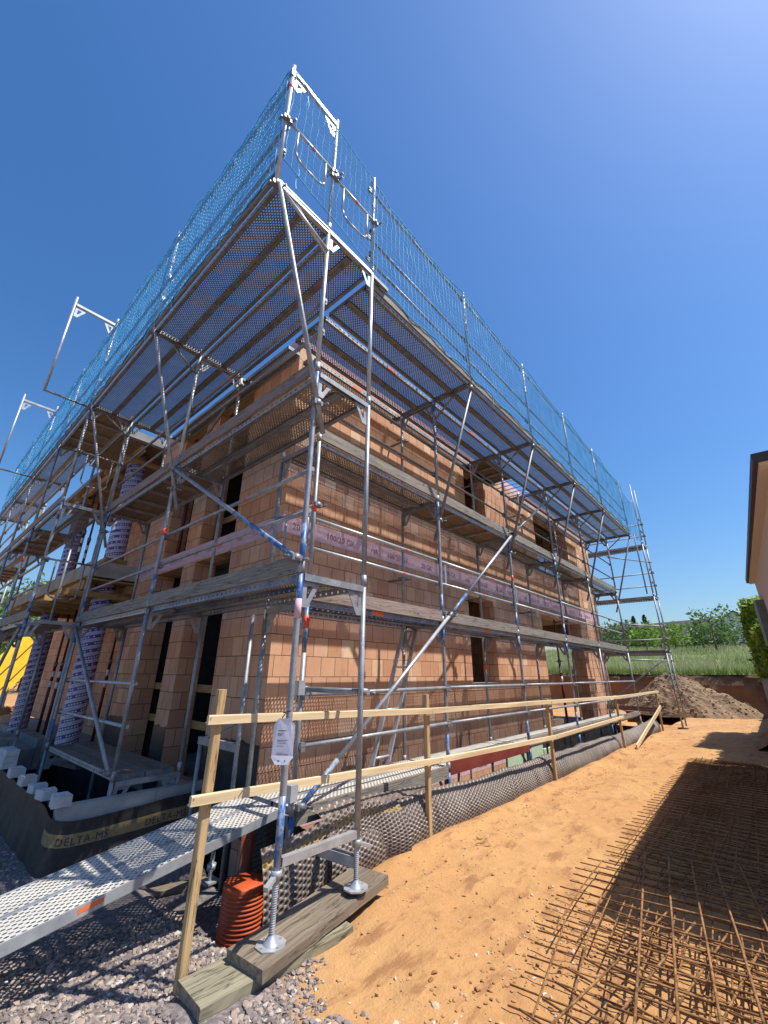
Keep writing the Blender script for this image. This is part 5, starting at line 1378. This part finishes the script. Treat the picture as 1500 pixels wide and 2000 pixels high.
for k in range(19000):
    y=rr.uniform(9.4,15.6); ht=1.15 if y<11.9 else 2.05; z=1.4+(rr.random()**.8)*ht; hw=(.44 if y>11.9 else .22)+.07*nz(y*1.7,z*1.7)+.06*nz(y*4,z*4,3)
    if y>11.9 and z>3.25+.12*nz(y*1.5,1)+.1*nz(y*6,2): 
        if rr.random()<.5: continue
    side=rr.choice((-1,-1,1,0)); x=2.86+(side*hw*(1-.3*max(0,(z-3.0)))+rr.gauss(0,.05) if side else rr.uniform(-hw,hw))
    if side==0: z=(3.30 if y>11.9 else 2.5)+.12*nz(y*1.5,1)+rr.gauss(0,.08)
    if rr.random()<.12: y=11.9+rr.gauss(0,.06); x=2.86+rr.uniform(-hw,hw)
    leaf(mb,Vector((x,y,z)),rr.uniform(.045,.095),rr,M['leaf_hedge'])
part(mb,'foliage',hd)
mb=MB()
for y in frange(11.6,15.5,.55): mb.tube((2.86,y,1.3),(2.86+random.uniform(-.05,.05),y,3.1),.03,M['bark'],6,r1=.012)
part(mb,'stems',hd)
mb=MB(); 
mb.box((2.42,9.5,-.3),(9,15.9,1.50),M['concrete']); tag(mb.build('retaining_wall'),'grey retaining block below the hedge at the right edge of the bank','retaining wall')

# ---------------- trees, far houses, cars
def tree(x,y,h,w_,matn,label,seed,cat='tree',group='trees and bushes beyond the meadow',nleaf=900,ls=.22,stem=.25,conif=False):
    z0=mtop(x,y) if y>18 else -.1
    t=thing('meadow_tree' if not conif else 'conifer_tree',label,cat,(x,y,z0),group); rr=random.Random(seed)
    mb=MB(); r0=.035*h**.8
    top=Vector((x+rr.uniform(-.1,.1)*h*.2,y,z0+h*.92)); base=Vector((x,y,z0-.2))
    mb.tube(base,base.lerp(top,.5),r0,M['bark'],7,r1=r0*.6); mb.tube(base.lerp(top,.5),top,r0*.6,M['bark'],6,r1=.01)
    tips=[]
    nb_=12 if not conif else 0
    for k in range(nb_):
        f=stem+(.9-stem)*(k+.5)/nb_; p=base.lerp(top,f); an=k*2.4+rr.random(); ln=w_*.5*(1.05-.55*abs(f-.5)*1.6)*rr.uniform(.75,1.1)
        q=p+Vector((math.cos(an)*ln,math.sin(an)*ln,h*.14*rr.uniform(.3,1.5))); mb.tube(p,q,r0*.35,M['bark'],5,r1=.008); tips.append((p,q))
    part(mb,'trunk',t)
    mb=MB(); mb.rnd=[]
    if conif:
        for k in range(nleaf):
            f=rr.random()**1.3; an=rr.random()*2*PI; rad=w_*.5*(1-f)**.85*(.75+.25*math.sin(f*42))*rr.uniform(.55,1.05)
            leaf(mb,Vector((x+math.cos(an)*rad,y+math.sin(an)*rad,z0+h*(.05+.95*f)-rad*.15)),ls*rr.uniform(.6,1.2),rr,M[matn])
    else:
        cl=[]
        for p,q in tips:
            for f in (.5,.8,1.0): cl.append((p.lerp(q,f),rr.uniform(.55,1.0)))
        cl.append((top,.6))
        for k in range(nleaf):
            c,s_=rr.choice(cl); d=Vector((rr.gauss(0,1),rr.gauss(0,1),rr.gauss(0,.8)))*(.105*w_*s_)
            leaf(mb,c+d,ls*rr.uniform(.5,1.25),rr,M[matn],min(1,max(0,rr.gauss(.5+.35*nz(c.x,c.y,c.z),.18))))
    part(mb,'crown',t)
def at_px(px,d):   # ground point seen in column px (of 1500) at horizontal distance d
    v=r2*((px-750)/815.45)-u2*((1255-1000)/815.45)+fwd; v.z=0; v.normalize(); return CP.x+v.x*d,CP.y+v.y*d
T_=[(1225,62,5.2,3.4,'leaf_mid','slender mid green tree just right of the house corner behind the scaffold',.2),
 (1195,60,5.0,5.0,'leaf_mid','broad mid green tree partly behind the far scaffold posts',.15),
 (1262,58,4.6,4.0,'leaf_bright','bright green young tree on the meadow seen between the scaffold posts',.25),
 (1318,60,4.6,4.4,'leaf_bright','bright green bushy young tree left of the dark roofs',.2),
 (1340,66,2.4,5.0,'leaf_mid','low mid green bush below the dark roofs',.1),
 (1396,52,5.8,5.0,'leaf_mid','loose fruit tree with open crown standing alone in front of the far houses',.3),
 (1380,72,4.6,5.0,'leaf_dark','dark tree behind the fruit tree',.15),
 (1372,62,4.6,2.6,'leaf_mid','spindly tree left of the fruit tree with twigs above its crown',.2),
 (1418,70,4.2,3.4,'leaf_mid','tree in front of the white gabled house',.2),
 (1452,66,3.4,4.6,'leaf_mid','low bush close to the hedge',.1),
 (1290,70,4.2,6.0,'leaf_dark','dark low bush behind the young trees',.1)]
for i,(px_,d_,h_,w__,mn,lb,st) in enumerate(T_):
    x,y=at_px(px_,d_); tree(x,y,h_*.70,w__*.80,mn,lb,100+i,stem=st,nleaf=620,ls=.21)
for i,(px_,d_,h_,w__,lb) in enumerate([(1268,88,6.4,4.2,'pointed dark conifer behind the young bright tree'),(1246,86,6.0,4.4,'dark conifer farther left, beside the scaffold post')]):
    x,y=at_px(px_,d_); tree(x,y,h_,w__,'leaf_dark',lb,200+i,conif=True,nleaf=1100,ls=.3)
for i,(px_,d_,h_,w__) in enumerate([(1175,95,5.2,8),(1205,95,5.2,8),(1235,98,5.0,8),(1298,96,4.4,6),(1330,118,6,8),(1400,118,8.0,10),(1445,118,8.5,9),(1480,112,7,9)]):
    x,y=at_px(px_,d_); tree(x,y,h_,w__,'leaf_dark',['dark tree line crown far behind, leftmost beside the house corner','dark far crown behind the broad tree','dark far crown left of the conifers','dark far crown right of the conifers','dark far crown above the brown roof','dark far crown above the fruit tree','dark far crown above the white gable','dark far crown farthest right above the hedge'][i],300+i,nleaf=800,ls=.38,stem=.1,group='trees and bushes beyond the meadow')
def far_house(px_,d_,w_,dp,hw,hr,mw_,label,ang):
    x,y=at_px(px_,d_); z0=mtop(x,y)
    t=thing('far_house',label,'house',(x,y,z0),'houses beyond the meadow'); c,s_=math.cos(ang),math.sin(ang)
    def P(a,b,z): return (x+a*c-b*s_,y+a*s_+b*c,z0+z)
    mb=MB(); mb.box8([P(-w_/2,-dp/2,-1),P(w_/2,-dp/2,-1),P(w_/2,dp/2,-1),P(-w_/2,dp/2,-1),P(-w_/2,-dp/2,hw),P(w_/2,-dp/2,hw),P(w_/2,dp/2,hw),P(-w_/2,dp/2,hw)],mw_)
    for e in (-dp/2,dp/2): mb.face([P(-w_/2,e,hw),P(w_/2,e,hw),P(0,e,hw+hr)],mw_)
    part(mb,'wall',t)
    mb=MB(); o=.4; q=.18
    for sg in (-1,1):
        a=[P(sg*(w_/2+o),-dp/2-o,hw-o*hr/(w_/2)),P(sg*(w_/2+o),dp/2+o,hw-o*hr/(w_/2)),P(0,dp/2+o,hw+hr),P(0,-dp/2-o,hw+hr)]
        mb.box8(a+[(p[0],p[1],p[2]+q) for p in a],M['roof_tile'])
    part(mb,'roof',t)
    for k in (-.25,.22):
        mb=MB(); mb.box8([P(k*w_-.5,-dp/2-.04,1.0),P(k*w_+.5,-dp/2-.04,1.0),P(k*w_+.5,-dp/2-.001,1.0),P(k*w_-.5,-dp/2-.001,1.0),P(k*w_-.5,-dp/2-.04,2.2),P(k*w_+.5,-dp/2-.04,2.2),P(k*w_+.5,-dp/2-.001,2.2),P(k*w_-.5,-dp/2-.001,2.2)],M['glass']); part(mb,'window',t)
far_house(1332,92,8,9,2.3,3.0,M['render_white'],'far house with a steep dark roof, left one of the pair of dark roofs',R(70))
far_house(1353,96,8,11,2.3,2.6,M['render_white'],'far house with a long dark roof right of the steep one',R(80))
far_house(1440,84,8,9,2.6,2.6,M['render_blue'],'far pale blue gabled house half hidden by the hedge',R(8))
far_house(1316,100,3,3,2.6,.6,M['render_blue'],'small pale shed left of the dark roofs',R(0))
def car(px_,d_,label,ang):
    x,y=at_px(px_,d_); z0=mtop(x,y)+.15
    t=thing('parked_car',label,'car',(x,y,z0),'cars parked beyond the meadow'); c,s_=math.cos(ang),math.sin(ang)
    def P(a,b,z): return (x+a*c-b*s_,y+a*s_+b*c,z0+z)
    mb=MB(); prof_=[(-2.1,.35),(-2.1,.8),(-1.2,.95),(1.3,.98),(2.1,.75),(2.15,.35)]
    for e in (-.85,.85): mb.face([P(a,e,z) for a,z in (prof_ if e<0 else prof_[::-1])],M['car_white'])
    for (a0,z0_),(a1,z1_) in zip(prof_,prof_[1:]): mb.face([P(a0,-.85,z0_),P(a0,.85,z0_),P(a1,.85,z1_),P(a1,-.85,z1_)],M['car_white'])
    part(mb,'body',t)
    mb=MB(); pr2=[(-1.2,.951),(-.8,1.45),(.9,1.45),(1.35,.981)]
    for e in (-.78,.78): mb.face([P(a,e,z) for a,z in (pr2 if e<0 else pr2[::-1])],M['glass'])
    for (a0,z0_),(a1,z1_) in zip(pr2,pr2[1:]): mb.face([P(a0,-.78,z0_),P(a0,.78,z0_),P(a1,.78,z1_),P(a1,-.78,z1_)],M['glass'] if z0_!=z1_ else M['car_white'])
    part(mb,'cabin',t)
    for a in (-1.3,1.3):
        for e in (-.86,.68): mb=MB(); mb.tube(P(a,e,.32),P(a,e+.18,.32),.32,M['tyre'],12); part(mb,'wheel',t)
car(1323,74,'white car parked left of the far houses',R(10)); car(1421,74,'pale car parked in front of the pale blue house',R(15))
# far left: trees and a yellow ribbed trough beyond the balcony
for i,(px_,d_,h_,w__,mn,lb) in enumerate([(8,42,7.5,7.0,'leaf_mid','green tree at the far left edge behind the yellow trough'),(52,46,8,7,'leaf_bright','bright green tree behind the yellow trough, right of the first'),(-40,44,9,8,'leaf_mid','green tree at the very edge of the picture on the left')]):
    v=r2*((px_-750)/815.45)-u2*((1300-1000)/815.45)+fwd; v.z=0; v.normalize(); tree(CP.x+v.x*d_,CP.y+v.y*d_,h_,w__,mn,lb,400+i,group='trees behind the far left corner',nleaf=1300,ls=.26,stem=.1)
yt=thing('yellow_trough','tilted ribbed yellow trough behind the scaffold at the far left edge','machine part',(-24,.9,1))
def px3(px_,py_,d_):
    v=r2*((px_-750)/815.45)-u2*((py_-1000)/815.45)+fwd; v/=math.hypot(v.x,v.y); return CP+v*d_
A=px3(-30,1350,26);B=px3(64,1262,27); 
mb=MB(); mb.beam(A,B,.5,1.25,M['yellow']); part(mb,'body',yt)
mb=MB(); dd=(B-A).normalized(); sd=dd.cross(Vector((0,0,1))).normalized(); u_=sd.cross(dd)
for k in (-.30,.25): mb.beam(A+u_*k+sd*.27,B+u_*k+sd*.27,.03,.025,M['black_plastic'])
part(mb,'rib',yt)
mb=MB(); mb.beam(A.lerp(B,.5)+Vector((0,0,-.5)),A.lerp(B,.5)+Vector((.3,0,-2.2)),.3,.3,M['black_plastic']); part(mb,'support',yt)
mb=MB(); rr=random.Random(5)
for k in range(40):
    p=px3(rr.uniform(-20,50),rr.uniform(1385,1400),23); lump(mb,p.x,p.y,max(-.1,p.z)+.0,rr.uniform(.2,.5),M['clod'])
mb.rnd=None
tag(mb.build('sand_heap'),'heap of orange sand at the far left beyond the light well','sand heap')
